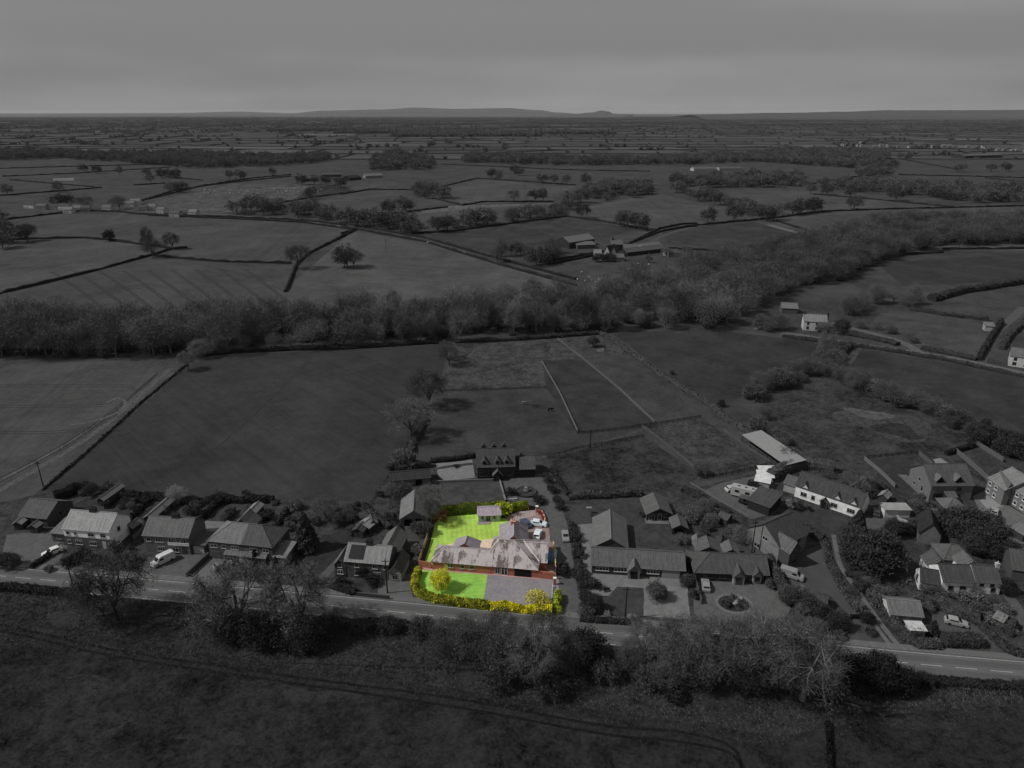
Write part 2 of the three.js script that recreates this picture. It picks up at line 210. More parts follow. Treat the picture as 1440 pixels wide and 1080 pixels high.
const TREE = {
  bare: [1, 2, 3, 4].map((s) => ADD(s, 13, 6 + (s % 2), { type: 'bare', n: 8200, size: .26, tips: 130, limbs: 9, trunk: .36, base: .24, fork: 3 })),
  pale: [5, 6, 7].map((s) => ADD(s, 12, 6.4, { type: 'bud', n: 8800, size: .23, tips: 130, limbs: 10, trunk: .28, base: .1, spread: .34, fork: 2 })),
  leaf: [8, 9, 10].map((s) => ADD(s, 10, 4.8, { type: 'leaf', n: 7000, size: .36, tips: 85, base: .14 })),
  ivy: [11, 12].map((s) => ADD(s, 8, 4.6, { type: 'leaf', n: 8000, size: .34, tips: 80, base: .05, spread: .34 })),
  wood: [13, 14, 15, 16, 17].map((s) => ADD(s, 15, 4.4 + (s % 3) * .9, { type: 'bare', n: 3900, size: .34, long: 1.5, tips: 75, limbs: 7, trunk: .34, base: .2, side: 4, spread: .68 })),
  woodleaf: [18, 19].map((s) => ADD(s, 13, 5.4, { type: 'bud', n: 4200, size: .4, tips: 70, limbs: 6, base: .08, side: 4, spread: .62 })),
  far: [20, 21, 22].map((s) => ADD(s, 11, 5.2, { type: 'bud', n: 1700, size: .62, tips: 40, limbs: 5, base: .14, side: 3, spread: .4 })),
  shrub: [23, 24, 25].map((s) => ADD(s, 2.4, 1.5, { type: 'leaf', n: 1100, size: .26, tips: 36, limbs: 5, trunk: .08, base: .04, side: 3, spread: .36 })),
  conifer: [makeConifer(26, 11, 3.1, 9000, .34), makeConifer(27, 3.2, .75, 1200, .2)],
  willow: [ADD(28, 5, 2.7, { type: 'bud', n: 9000, size: .22, tips: 120, base: .06, trunk: .16, spread: .3 })],
  scrub: [29, 30].map((s) => ADD(s, 4, 2.6, { type: 'bud', n: 2600, size: .26, tips: 60, base: .04, trunk: .1, limbs: 8, side: 4, spread: .34 })),
};
const TH = { bare: 13, pale: 12, leaf: 10, ivy: 8, wood: 15, woodleaf: 13, far: 11, shrub: 2.4, willow: 5, scrub: 4 };
function tree(kind, i, pos, h, label, o = {}) {
  const set = TREE[kind], q = set[i % set.length], base = kind === 'conifer' ? (i % 2 ? 3.2 : 11) : TH[kind], s = h / base, t = thing(o.name || 'tree', label, o.category || 'tree', o.group, pos, o.turn ?? (i * 2.399) % 6.283);
  t.scale.set(s * (o.wide || 1), s, s * (o.wide || 1)); part(t, 'trunk', q.trunk, o.bark || LEAF(o.barkTone || 46, 2.6)); part(t, 'crown', q.crown, VC(o.mat || LEAF(o.tone || 50, { leaf: 2.7, ivy: 2.5, shrub: 2.9, conifer: 2.6, woodleaf: 3.7, wood: 4.1, far: 3.4, bare: 4.3, pale: 3.6 }[kind] ?? 3.4))); return t;
}

// ---------------------------------------------------------------- houses
const gcache = {};
function cached(k, f) { return gcache[k] ||= f(); }
function frameOf(s, root) {                                  // where a block stands: from the photo (two ends of its front at a height) or in metres from the root
  if (s.A) { const y = s.y ?? s.eh, a = P(...s.A, y), b = P(...s.B, y); a.y = b.y = 0; const w = a.distanceTo(b), rot = Math.atan2(-(b.z - a.z), b.x - a.x); return { pos: a, rot, w }; }
  const p = V(s.x || 0, 0, s.z || 0); return { local: p, rot: s.rot || 0, w: s.w };
}
function house(name, label, category, blocks, o = {}) {
  const f = frameOf(blocks[0]), t = thing(name, label, category, o.group, f.pos, f.rot); t.updateMatrix(); const inv = t.matrix.clone().invert();
  for (const s of blocks) addBlock(t, s, inv); return t;
}
function addBlock(t, s, inv) {
  const f = frameOf(s), w = s.w ?? f.w, { d, eh, rh = eh + .3, axis = 'x', hipA = 0, hipB = 0, over = .3, oe = .3, y0 = 0 } = s, m = new THREE.Matrix4();
  if (f.pos) m.multiplyMatrices(inv, new THREE.Matrix4().makeRotationY(f.rot).setPosition(f.pos)); else m.makeRotationY(f.rot).setPosition(f.local);
  const put = (o) => { o.applyMatrix4(m); return o; }, wm = s.wall || M(60, 'brick', 3), rm = s.roof || M(70, 'roof', 8, { bump: .03 });
  // walls: a closed prism with its gables
  const g = new G(), ridge = s.type === 'flat' || s.type === 'lean' ? null : axis;
  const bk = s.type === 'lean' ? rh : eh;
  const c = (x, y, z) => [x, y, z], ym = rh - .14;
  g.poly([c(0, y0, 0), c(w, y0, 0), c(w, eh, 0), ...(ridge === 'z' && !hipA ? [c(w / 2, ym, 0)] : []), c(0, eh, 0)]);
  g.poly([c(w, y0, -d), c(0, y0, -d), c(0, bk, -d), ...(ridge === 'z' && !hipB ? [c(w / 2, ym, -d)] : []), c(w, bk, -d)]);
  g.poly([c(0, y0, -d), c(0, y0, 0), c(0, eh, 0), ...(ridge === 'x' && !hipA ? [c(0, ym, -d / 2)] : []), c(0, bk, -d)]);
  g.poly([c(w, y0, 0), c(w, y0, -d), c(w, bk, -d), ...(ridge === 'x' && !hipB ? [c(w, ym, -d / 2)] : []), c(w, eh, 0)]);
  if (!s.open) put(part(t, 'wall', g.build(), wm));
  else { const q = new G(); const k = Math.max(2, Math.round(w / 4)); for (let i = 0; i <= k; i++) for (const z of [0, -d]) q.box(w * i / k - .08, w * i / k + .08, 0, z ? bk : eh, z - .08, z + .08); q.box(0, w, 0, bk, -d - .05, -d + .05); put(part(t, 'wall', q.build(), wm)); }
  // roof
  const r = new G(); let extra = [];
  if (!ridge) { const y1 = s.type === 'lean' ? rh : eh + .05, o = over, k = (y1 - eh) / d; r.slab([c(-o, eh + .16 - k * oe, oe), c(w + o, eh + .16 - k * oe, oe), c(w + o, y1 + .16 + k * oe, -d - oe), c(-o, y1 + .16 + k * oe, -d - oe)], .15); }
  else {
    const W = ridge === 'x' ? w : d, D = ridge === 'x' ? d : w, k = (rh - eh) / (D / 2), ye = eh - k * oe + .06, yr = rh + .06, map = ridge === 'x' ? (X, y, Z) => [X, y, Z] : (X, y, Z) => [-Z, y, -X];
    const hA = hipA ? D / 2 * hipA : 0, hB = hipB ? D / 2 * hipB : 0, xa = hipA ? -oe : -over, xb = hipB ? W + oe : W + over, ra = hipA ? hA : -over, rb = hipB ? W - hB : W + over;
    r.slab([map(xa, ye, oe), map(xb, ye, oe), map(rb, yr, -D / 2), map(ra, yr, -D / 2)], .14);
    extra.push([map(xb, ye, -D - oe), map(xa, ye, -D - oe), map(ra, yr, -D / 2), map(rb, yr, -D / 2)]);
    if (hipA) extra.push([map(xa, ye, -D - oe), map(xa, ye, oe), map(ra, yr, -D / 2)]);
    if (hipB) extra.push([map(xb, ye, oe), map(xb, ye, -D - oe), map(rb, yr, -D / 2)]);
    for (const e of extra) r.slab(e, .14);
    if (s.ridgeM !== null && rb > ra) { const q = new G(), a = V(...map(ra, yr + .02, -D / 2)), b = V(...map(rb, yr + .02, -D / 2)); q.tube(a, b, .13, .13, 6); if (hipA) { q.tube(V(...map(xa, ye, oe)), a, .1, .1, 5); q.tube(V(...map(xa, ye, -D - oe)), a, .1, .1, 5); } if (hipB) { q.tube(V(...map(xb, ye, oe)), b, .1, .1, 5); q.tube(V(...map(xb, ye, -D - oe)), b, .1, .1, 5); } put(part(t, 'ridge_tiles', q.build(), s.ridgeM || rm)); }
  }
  const roof = put(part(t, 'roof', r.build(), rm));
  for (const [x, z, h, cw = .9, cd = .6, pots = 2] of s.chimneys || []) { const q = new G().box(x - cw / 2, x + cw / 2, eh, rh + h, z - cd / 2, z + cd / 2).box(x - cw / 2 - .06, x + cw / 2 + .06, rh + h - .25, rh + h - .1, z - cd / 2 - .06, z + cd / 2 + .06); for (let i = 0; i < pots; i++) q.cyl(x + (i - (pots - 1) / 2) * .4, z, rh + h, rh + h + .45, .13, 7, .1); part(roof, 'chimney', q.build(), s.chimM || M(55, 'brick', 3)); }
  // windows and doors, on a face: f front, b back, l left, r right; u from the face's left end as seen from outside
  const face = { f: (u) => [u, 0, 0], b: (u) => [w - u, -d, Math.PI], l: (u) => [0, -d + u, -Math.PI / 2], r: (u) => [w, -u, Math.PI / 2] };
  for (const [fc, u, y, ww, hh, style = 'w', tone = 150] of s.win || []) {
    const [x, z, a] = face[fc](u), l = new THREE.Matrix4().makeRotationY(a).setPosition(x, y, z), at = (o) => { o.applyMatrix4(new THREE.Matrix4().multiplyMatrices(m, l)); return o; };
    if (style === 'w') {
      const n = Math.max(1, Math.round(ww / .75)), fr = cached('wf' + ww + '_' + hh, () => { const q = new G(), b = .09, X = ww / 2; q.box(-X, X, 0, b, -.02, .07).box(-X, X, hh - b, hh, -.02, .07); for (let i = 0; i <= n; i++) { const cx = -X + b / 2 + (ww - b) * i / n; q.box(cx - b / 2, cx + b / 2, b, hh - b, -.02, .068); } if (hh > 1) q.box(-X + b, X - b, hh * .68, hh * .68 + .06, -.02, .06); return q.build(); });
      const wo = at(part(t, 'window', fr, M(tone))); part(wo, 'pane', cached('wp' + ww + '_' + hh, () => new G().box(-ww / 2 + .05, ww / 2 - .05, .05, hh - .05, -.01, .03).build()), glass); part(wo, 'sill', cached('ws' + ww, () => new G().box(-ww / 2 - .12, ww / 2 + .12, -.1, -.005, -.02, .14).build()), M(tone));
    } else if (style === 'd') { const dd = at(part(t, 'door', cached('d' + ww + '_' + hh, () => new G().box(-ww / 2, ww / 2, 0, hh, -.02, .06).build()), M(tone))); part(dd, 'handle', cached('dh', () => new G().box(.25, .38, 1, 1.06, .06, .11).build()), M(120, null, 1, { metalness: .6, roughness: .4 })); }
    else if (style === 'g') at(part(t, 'garage_door_or_bay_shade', cached('g' + ww + '_' + hh, () => { const q = new G().box(-ww / 2, ww / 2, 0, hh, -.02, .03); for (let i = 0; i < 8; i++) q.box(-ww / 2 + ww * i / 8 + .03, -ww / 2 + ww * (i + 1) / 8 - .03, .06, hh - .06, .03, .06); return q.build(); }), M(tone)));
  }
  // small gabled porches or dormers on the front slope: [x, base y, width, height of its wall, depth, roof rise]
  for (const [x, y, gw, gh, gd, rise, lo = 0, z = 0, wt] of s.gables || []) {
    const q = new G().poly([[x - gw / 2, y, z + lo], [x + gw / 2, y, z + lo], [x + gw / 2, y + gh, z + lo], [x, y + gh + rise, z + lo], [x - gw / 2, y + gh, z + lo]]).poly([[x - gw / 2, y, z - gd], [x - gw / 2, y, z + lo], [x - gw / 2, y + gh, z + lo], [x - gw / 2, y + gh, z - gd]]).poly([[x + gw / 2, y, z + lo], [x + gw / 2, y, z - gd], [x + gw / 2, y + gh, z - gd], [x + gw / 2, y + gh, z + lo]]);
    const dm = put(part(t, s.porch ? 'porch' : 'dormer', q.build(), wt ? M(wt) : s.gableM || wm)), o = .18, kk = rise / (gw / 2), e = new G();
    e.slab([[x - gw / 2 - o, y + gh - kk * o + .05, z - gd], [x - gw / 2 - o, y + gh - kk * o + .05, z + lo + .25], [x, y + gh + rise + .05, z + lo + .25], [x, y + gh + rise + .05, z - gd]], .09).slab([[x + gw / 2 + o, y + gh - kk * o + .05, z + lo + .25], [x + gw / 2 + o, y + gh - kk * o + .05, z - gd], [x, y + gh + rise + .05, z - gd], [x, y + gh + rise + .05, z + lo + .25]], .09);
    part(dm, 'gable_roof', e.build(), s.gableRoof || rm); const b = new G(); for (const sg of [-1, 1]) b.slab([[x + sg * (gw / 2 + o), y + gh - kk * o + .02, z + lo + .26], [x, y + gh + rise + .02, z + lo + .26], [x, y + gh + rise + .02, z + lo + .32], [x + sg * (gw / 2 + o), y + gh - kk * o + .02, z + lo + .32]], .16); part(dm, 'barge_board', b.build(), M(s.barge || 130));
    const ph = gh * .8; if (ph > .5) part(dm, s.porch ? 'doorway' : 'window', new G().box(x - gw * .3, x + gw * .3, y + gh * .12, y + gh * .12 + ph, z + lo - .02, z + lo + .05).build(), glass);
  }
  for (const [x, y, pw, ph] of s.solar || []) { const k = Math.atan2(rh - eh, d / 2), zz = -(y - eh) / Math.tan(k), up = [0, Math.sin(k), -Math.cos(k)], n = [0, Math.cos(k) * .14, Math.sin(k) * .14], q = (a, b) => [x + a, y + up[1] * b + n[1] + .06, zz + up[2] * b + n[2]]; put(part(t, 'solar_panel', new G().slab([q(0, 0), q(pw, 0), q(pw, ph), q(0, ph)], .05).build(), M(30, 'solar', 2, { roughness: .25 }))); }
  return t;
}

// ---------------------------------------------------------------- vehicles
function vehicle(name, label, category, px, heading, tone, kind = 'car', o = {}) {
  const t = thing(name, label, category, o.group, P(...px), heading), paint = Array.isArray(tone) ? M(tone, null, 1, { roughness: .35 }) : M(tone, null, 1, { roughness: .35 }), dark = M(22, null, 1, { roughness: .6 });
  const spec = { car: { L: 4.2, W: 1.76, low: [[-2.1, .35], [-2.1, .82], [-1.95, .98], [-1.2, 1.02], [.95, .98], [1.95, .8], [2.1, .55], [2.1, .35]], top: [[-1.85, 1], [-1.5, 1.42], [-1.1, 1.5], [.1, 1.48], [.95, .98]], wx: 1.3, r: .32 }, van: { L: 5.2, W: 1.95, low: [[-2.6, .4], [-2.6, 1.1], [1.7, 1.1], [2.45, .95], [2.6, .7], [2.6, .4]], top: [[-2.58, 1.08], [-2.5, 2.1], [-2.3, 2.2], [.7, 2.2], [1.05, 2.05], [1.75, 1.08]], wx: 1.6, r: .34 } }[kind];
  const ext = (p, w) => { const s = new THREE.Shape(p.map((q) => new THREE.Vector2(...q))), g = new THREE.ExtrudeGeometry(s, { depth: w - .16, bevelEnabled: true, bevelSize: .08, bevelThickness: .08, bevelSegments: 2 }); g.translate(0, 0, -(w - .16) / 2); return g; };
  part(t, 'body', cached(kind + 'body', () => ext(spec.low, spec.W)), paint);
  part(t, 'cabin', cached(kind + 'cab', () => ext(spec.top, spec.W - .22)), paint);
  const q = spec.top, f = q[q.length - 1], e = q[q.length - 2], wb = spec.W - .5, wind = (a, b, k) => new G().slab([[lerp(a[0], b[0], .12) + k, lerp(a[1], b[1], .12) + .07, -wb / 2], [lerp(a[0], b[0], .12) + k, lerp(a[1], b[1], .12) + .07, wb / 2], [lerp(a[0], b[0], .85) + k, lerp(a[1], b[1], .85) + .07, wb / 2], [lerp(a[0], b[0], .85) + k, lerp(a[1], b[1], .85) + .07, -wb / 2]], .04).build();
  part(t, 'windscreen', cached(kind + 'ws', () => wind(f, e, .08)), glass); if (kind === 'car') part(t, 'rear_window', cached(kind + 'rw', () => wind(q[0], q[1], -.08)), glass);
  for (const s of [-1, 1]) part(t, 'side_window', cached(kind + 'sw' + s, () => new G().box(kind === 'car' ? -1.35 : .15, kind === 'car' ? .25 : 1.1, kind === 'car' ? 1.08 : 1.3, kind === 'car' ? 1.38 : 1.8, s > 0 ? spec.W / 2 - .13 : -spec.W / 2 + .07, s > 0 ? spec.W / 2 - .07 : -spec.W / 2 + .13).build()), glass);
  for (const x of [-1, 1]) for (const s of [-1, 1]) part(t, 'wheel', cached(kind + 'wh' + x + s, () => { const g = new THREE.CylinderGeometry(spec.r, spec.r, .22, 14); g.rotateX(Math.PI / 2); g.translate(x * spec.wx, spec.r, s * (spec.W / 2 - .1)); return g; }), dark);
  for (const s of [-1, 1]) part(t, 'headlight', cached(kind + 'hl' + s, () => new G().box(spec.L / 2 + .02, spec.L / 2 + .1, .6, .75, s * .6 - .17, s * .6 + .17).build()), M(170, null, 1, { roughness: .2 }));
  return t;
}
// ---------------------------------------------------------------- the ground, hills, far country
{
  const g = new THREE.CircleGeometry(60000, 96); g.rotateX(-Math.PI / 2); const p = g.attributes.position, u = g.attributes.uv; for (let i = 0; i < p.count; i++) u.setXY(i, p.getX(i), p.getZ(i));
  solo('ground', 'open grassland reaching to the horizon', null, null, g, M(61, 'grass', 160), 'structure');
}
function hills(label, list, dist, tone, depth) {             // a long rounded ridge on the horizon; list of [px, py of the crest]
  const g = new G(), rows = []; const n = 120;
  for (let i = 0; i <= n; i++) { const f = i / n * (list.length - 1), k = Math.min(list.length - 2, Math.floor(f)), e = f - k, s = e * e * (3 - 2 * e), px = lerp(list[k][0], list[k + 1][0], e), py = lerp(list[k][1], list[k + 1][1], s), h = CAM_H + dist * Math.tan(Math.atan((540 - py) / F) - PITCH) * 1 + 6 * perlin.noise(px * .09, 3, dist), x = (px - 720) / F * dist * 1.065; rows.push([V(x * .86, -2, -dist + depth), V(x * .94, h * .55, -dist + depth * .45), V(x, Math.max(2, h), -dist), V(x * 1.06, -2, -dist - depth)]); }
  for (let i = 0; i < n; i++) for (let k = 0; k < 3; k++) g.poly([rows[i][k], rows[i + 1][k], rows[i + 1][k + 1], rows[i][k + 1]].map((v) => v.toArray()));
  solo('hills', label, null, null, g.build(), M(tone, 'rough', 4000), 'structure');
}
hills('long low hill line on the horizon', [[440, 160], [490, 155.5], [560, 154], [600, 151.5], [650, 153], [715, 152], [755, 155], [775, 158], [800, 160]], 24000, 72, 2600);
hills('small steep crag hill on the horizon', [[770, 160.5], [800, 160], [818, 158], [830, 155.5], [838, 156.5], [846, 160], [870, 161]], 22000, 64, 1500);
hills('broad wooded upland on the horizon', [[940, 161], [1060, 158.5], [1130, 157], [1180, 155], [1240, 155], [1330, 154.5], [1390, 153], [1500, 152]], 14000, 62, 3000);
hills('faint rise along the horizon', [[-60, 160], [120, 159.5], [300, 159], [380, 157], [460, 159.5]], 30000, 68, 3500);

const FARM = [], FARH = new G();                                             // tree spots of the far country
{
  const r = rng(77), pos = [], col = [], uv = [], quad = (a, b, c, d, t) => { const v = lin(t) / .62; for (const q of [a, b, c, a, c, d]) { pos.push(q[0], .06, q[1]); col.push(v, v, v); uv.push(q[0], q[1]); } };
  let z = -1750; const line = (x, zz) => zz + 60 * Math.sin(x / 700 + zz * .003) + 40 * Math.sin(x / 260 + zz);
  while (z > -16000) {
    const dz = (130 + 120 * r()) * (1 + Math.max(0, -z - 5000) / 7000), z2 = z - dz; let x = z * .85 - 100;
    while (x < -z * .85 + 100) {
      const w = (140 + 260 * r()) * (1 + Math.max(0, -z - 5000) / 9000), sh = (r() - .5) * 60, a = [x, line(x, z)], b = [x + w, line(x + w, z)], c = [x + w + sh, line(x + w, z2)], d = [x + sh, line(x, z2)], big = perlin.noise(x / 1900, 5, z / 1500);
      const wood = big + .35 * (r() - .5) > .46; quad(a, b, c, d, wood ? 54 : 60 + 16 * r() + (r() < .12 ? 12 : 0));
      if (wood) { const n = Math.min(260, w * dz / 150); for (let i = 0; i < n; i++) FARM.push([lerp(a[0], b[0], r()), lerp(a[1], d[1], r()), .9 + .6 * r()]); }
      for (const [p, q, lush] of [[a, b, r()], [a, d, r()]]) {
        if (lush < .12) continue; const L = Math.hypot(p[0] - q[0], p[1] - q[1]), n = Math.max(2, Math.round(L / 45)), k = 1 + Math.max(0, -z - 4000) / 9000; let prev = null;
        for (let s = 0; s <= n; s++) { const cx = lerp(p[0], q[0], s / n) + (r() - .5) * 4, cz = lerp(p[1], q[1], s / n) + (r() - .5) * 4, h = (1.6 + 1.6 * r()) * k, w = (1.2 + r()) * k, cur = [cx, cz, h, w]; if (prev) { const A = (o, sx, y) => [o[0] + (Math.abs(p[0] - q[0]) > Math.abs(p[1] - q[1]) ? 0 : sx * o[3]), y, o[1] + (Math.abs(p[0] - q[0]) > Math.abs(p[1] - q[1]) ? sx * o[3] : 0)]; FARH.poly([A(prev, 1, 0), A(cur, 1, 0), A(cur, .6, h), A(prev, .6, prev[2])]).poly([A(prev, .6, prev[2]), A(cur, .6, h), A(cur, -.6, h), A(prev, -.6, prev[2])]).poly([A(prev, -.6, prev[2]), A(cur, -.6, h), A(cur, -1, 0), A(prev, -1, 0)]); } prev = cur; }
        const m = Math.round(L * (lush > .8 ? .035 : .006)); for (let s = 0; s < m; s++) { const t = lush > .8 ? .3 + .5 * r() : r(); FARM.push([lerp(p[0], q[0], t) + (r() - .5) * 8, lerp(p[1], q[1], t) + (r() - .5) * 8, .5 + .6 * r(), 1.1]); }
      }
      x += w;
    }
    z = z2;
  }
  const g = new THREE.BufferGeometry(); g.setAttribute('position', new THREE.Float32BufferAttribute(pos, 3)); g.setAttribute('color', new THREE.Float32BufferAttribute(col, 3)); g.setAttribute('uv', new THREE.Float32BufferAttribute(uv, 2)); g.computeVertexNormals();
  const m = M([1, 1, 1], 'crop', 240).clone(); m.vertexColors = true; m.color.setRGB(1, 1, 1);
  solo('far_fields', 'patchwork of far farm fields towards the horizon', null, null, g, m, 'structure');
}
const _m4 = new THREE.Matrix4(), _q = new THREE.Quaternion(), _up = V(0, 1, 0);
function scatter(name, label, category, geo, m, list, tones) {
  const I = shade(new THREE.InstancedMesh(geo, m, list.length)); I.name = name; const c = new THREE.Color(), r = rng(list.length);
  list.forEach(([x, z, s, wide = 1, y = 0], i) => { _q.setFromAxisAngle(_up, r() * 6.283); _m4.compose(V(x, y, z), _q, V(s * wide, s, s * wide)); I.setMatrixAt(i, _m4); if (tones) { const t = tones[0] + (tones[1] - tones[0]) * r(); I.setColorAt(i, c.setRGB(t, t, t)); } });
  scene.add(I); return tag(I, label, category, null, 'stuff');
}
const merged = (t) => { const k = t.trunk.clone(); k.setAttribute('color', new THREE.Float32BufferAttribute(new Float32Array(k.attributes.position.count * 3).fill(.7), 3)); return mergeGeometries([k, t.crown]); };
{ const lo = [31, 32].map((s) => merged(ADD(s, 11, 5.5, { type: 'leaf', n: 130, size: 2.3, tips: 14, limbs: 3, base: .1, side: 3, spread: .42 })));
  solo('far_hedgerows', 'distant hedgerows joining across the far plain', 'hedgerows', null, FARH.build(), LEAF(44, 1.5), 'stuff');
  for (const k of [0, 1]) scatter(k ? 'far_copses_and_trees' : 'far_treeline', k ? 'distant copses between the far fields' : 'distant scattered trees lining the far field edges', 'trees', lo[k], VC(LEAF(50, 3)), FARM.filter((_, i) => i % 2 === k), [.85, 1.2]); }

// ---------------------------------------------------------------- fields
const E1 = .02, E2 = .028, E3 = .036, E4 = .044, E5 = .052, E6 = .06;
sheet('field', 'large dark ploughed-look grass field behind the semi-detached houses', [[40, 702], [130, 632], [262, 516], [300, 500], [480, 492], [628, 484], [624, 520], [604, 560], [572, 630], [520, 712]], E1, M(52, 'crop', 120), { turn: .75 });
sheet('field', 'pale cropped field with wheel tracks beside the dark grass field', [[-260, 520], [0, 513], [262, 504], [262, 516], [130, 632], [40, 702], [-60, 790], [-300, 800]], E1 + .001, M(66, 'crop', 90), { turn: .2 });
sheet('paddock', 'rough tussocky paddock below the wood', [[632, 484], [780, 476], [766, 508], [768, 545], [624, 548], [630, 505]], E1, M(60, 'rough', 60));
sheet('paddock', 'open grass paddock with grazing horses', [[624, 548], [768, 545], [812, 609], [905, 600], [905, 612], [782, 640], [560, 660], [590, 600]], E1 + .001, M(56, 'grass', 70));
sheet('paddock', 'dark long strip paddock between pale fences', [[762, 507], [822, 505], [922, 597], [812, 609], [768, 545]], E1 + .002, M(51, 'grass', 60));
sheet('paddock', 'smooth mid grey strip paddock beside the hedge', [[822, 505], [888, 498], [990, 588], [922, 597]], E1 + .003, M(58, 'grass', 60));
sheet('paddock', 'rough corner paddock with bare earth patch below the wood', [[780, 476], [852, 472], [888, 498], [766, 508]], E1 + .004, M(60, 'rough', 40));
sheet('paddock', 'dark paddock above the long low bungalow', [[772, 642], [905, 613], [985, 668], [960, 690], [798, 697]], E1 + .005, M(48, 'rough', 90));
sheet('paddock', 'worn grass paddock beside the open barn', [[907, 600], [988, 588], [1078, 656], [990, 674]], E1 + .006, M(57, 'rough', 70));
sheet('field', 'dark rolling pasture under the wood edge', [[862, 470], [985, 462], [1140, 480], [1198, 487], [1165, 515], [1042, 558], [1012, 578], [930, 520]], E1 + .001, M(50, 'grass', 110));
sheet('field', 'pasture with a dry pond hollow', [[1165, 520], [1260, 560], [1335, 592], [1375, 628], [1290, 645], [1130, 655], [1062, 602], [1075, 560]], E1 + .002, M(52, 'rough', 100));
sheet('field', 'dark pasture below the country lane', [[1212, 490], [1440, 530], [1560, 552], [1560, 650], [1440, 618], [1340, 590], [1180, 540]], E1 + .003, M(52, 'grass', 130));
sheet('field', 'paler meadow above the country lane', [[1240, 440], [1398, 452], [1372, 506], [1300, 494], [1215, 462]], E1, M(64, 'grass', 80));
sheet('field', 'pale triangular field beyond the wood with two lone trees', [[497, 324], [610, 345], [700, 373], [840, 413], [760, 430], [500, 448], [400, 425], [415, 394]], E1, M(72, 'crop', 140), { turn: 1.2 });
sheet('field', 'striped arable field beyond the wood', [[-60, 430], [0, 415], [212, 364], [412, 374], [398, 425], [0, 460], [-60, 460]], E1, M(64, 'crop', 120), { turn: .9 });
sheet('field', 'mid grey field below the hedge corner', [[-60, 345], [60, 337], [160, 338], [245, 351], [0, 413], [-80, 420]], E1 + .001, M(68, 'crop', 130));
sheet('field', 'wide smooth field in front of the hamlet', [[0, 322], [60, 300], [330, 305], [490, 322], [415, 372], [220, 362], [250, 350], [150, 336], [0, 344], [-60, 340]], E1 + .002, M(65, 'crop', 150), { turn: .1 });
sheet('field', 'dark field above the farmyard', [[590, 332], [700, 320], [800, 308], [905, 321], [840, 338], [690, 356]], E1, M(55, 'grass', 120));
sheet('field', 'pale sloping field beyond the farm', [[800, 296], [920, 271], [1005, 290], [1055, 312], [908, 322], [800, 306]], E1 + .001, M(68, 'crop', 150));
sheet('field', 'small dark field beside the farm drive', [[930, 326], [1062, 312], [1132, 334], [1050, 350], [940, 342]], E1, M(54, 'grass', 100));
sheet('field', 'long pale field between wood and hedge', [[965, 272], [1090, 263], [1330, 290], [1440, 292], [1440, 298], [1190, 302], [1140, 332], [1060, 312]], E1 + .001, M(67, 'crop', 150));
sheet('field', 'ridged dark arable field on the valley side', [[1232, 370], [1440, 356], [1500, 356], [1500, 398], [1440, 395], [1270, 402]], E1, M(51, 'crop', 60), { turn: 1.4 });
sheet('field', 'pale strip of stubble above the ridged field', [[1325, 346], [1440, 344], [1500, 344], [1500, 353], [1330, 352]], E1, M(70, 'crop', 80));
sheet('field', 'field of grazing sheep beside the far road', [[215, 285], [330, 258], [480, 262], [500, 268], [390, 288], [310, 300], [250, 298]], E1, M(70, 'rough', 120));
sheet('field', 'pale grass field with a bright strip below the copse', [[485, 300], [560, 302], [640, 290], [780, 286], [690, 310], [590, 328], [520, 318]], E1 + .001, M(66, 'crop', 140));
sheet('field', 'bright dry strip along the far ditch', [[505, 300], [555, 300], [640, 289], [780, 285.5], [775, 287], [690, 291], [640, 296], [560, 303]], E2, M(84, 'rough', 40));
sheet('field', 'smooth far field beneath the round copse', [[625, 265], [680, 252], [810, 262], [760, 284], [650, 288]], E1, M(68, 'crop', 160));
sheet('field', 'far field beside the long poultry shed', [[440, 262], [560, 258], [600, 262], [640, 284], [480, 298], [400, 290]], E1, M(64, 'crop', 160));
sheet('field', 'pale bare patch in a far field', [[75, 251], [104, 250], [104, 254], [75, 254]], E2, M(100, 'rough', 40));
// the dark field in front, and the rough strip under the roadside trees
sheet('field', 'dark young crop field in front of the roadside trees', [[-900, 950], [0, 905], [250, 925], [600, 965], [900, 1005], [1100, 1035], [1160, 1025], [1175, 1500], [720, 2400], [-1600, 1700]], E1, M(37, 'rough', 90), { turn: .3 });
sheet('field', 'dark rough pasture beside the narrow hedge', [[1162, 1022], [1260, 1000], [1440, 985], [2400, 960], [2400, 1500], [1170, 1500]], E1 + .001, M(36, 'rough', 70), { turn: 1.9 });
sheet('verge', 'rough grass strip under the roadside trees', [[-500, 785], [45, 828], [300, 850], [571, 876], [900, 908], [1271, 946], [1440, 960], [2000, 1005], [2400, 1000], [1440, 992], [1260, 1004], [1100, 1036], [900, 1006], [600, 966], [250, 926], [0, 906], [-500, 880]], E2, M(43, 'rough', 34));
for (const [cx, cy, rx, ry, k] of [[125, 1012, 34, 42, 1], [150, 962, 60, 9, 2], [430, 975, 90, 10, 3], [760, 1010, 90, 9, 4], [1290, 1020, 70, 10, 5], [330, 1040, 60, 9, 6]]) sheet('grass_patch', 'lighter thin patch of grass in the dark front field', Array.from({ length: 18 }, (_, i) => { const a = i / 18 * 6.283, q = 1 + .35 * Math.sin(a * 3 + k) + .25 * Math.sin(a * 5 + 2 * k); return [cx + rx * q * Math.cos(a), cy + ry * q * Math.sin(a) + .12 * rx * Math.cos(a)]; }), E2 + .001 * k * .3, M(42, 'rough', 22), { smooth: 1, group: 'pale patches of the front field' });
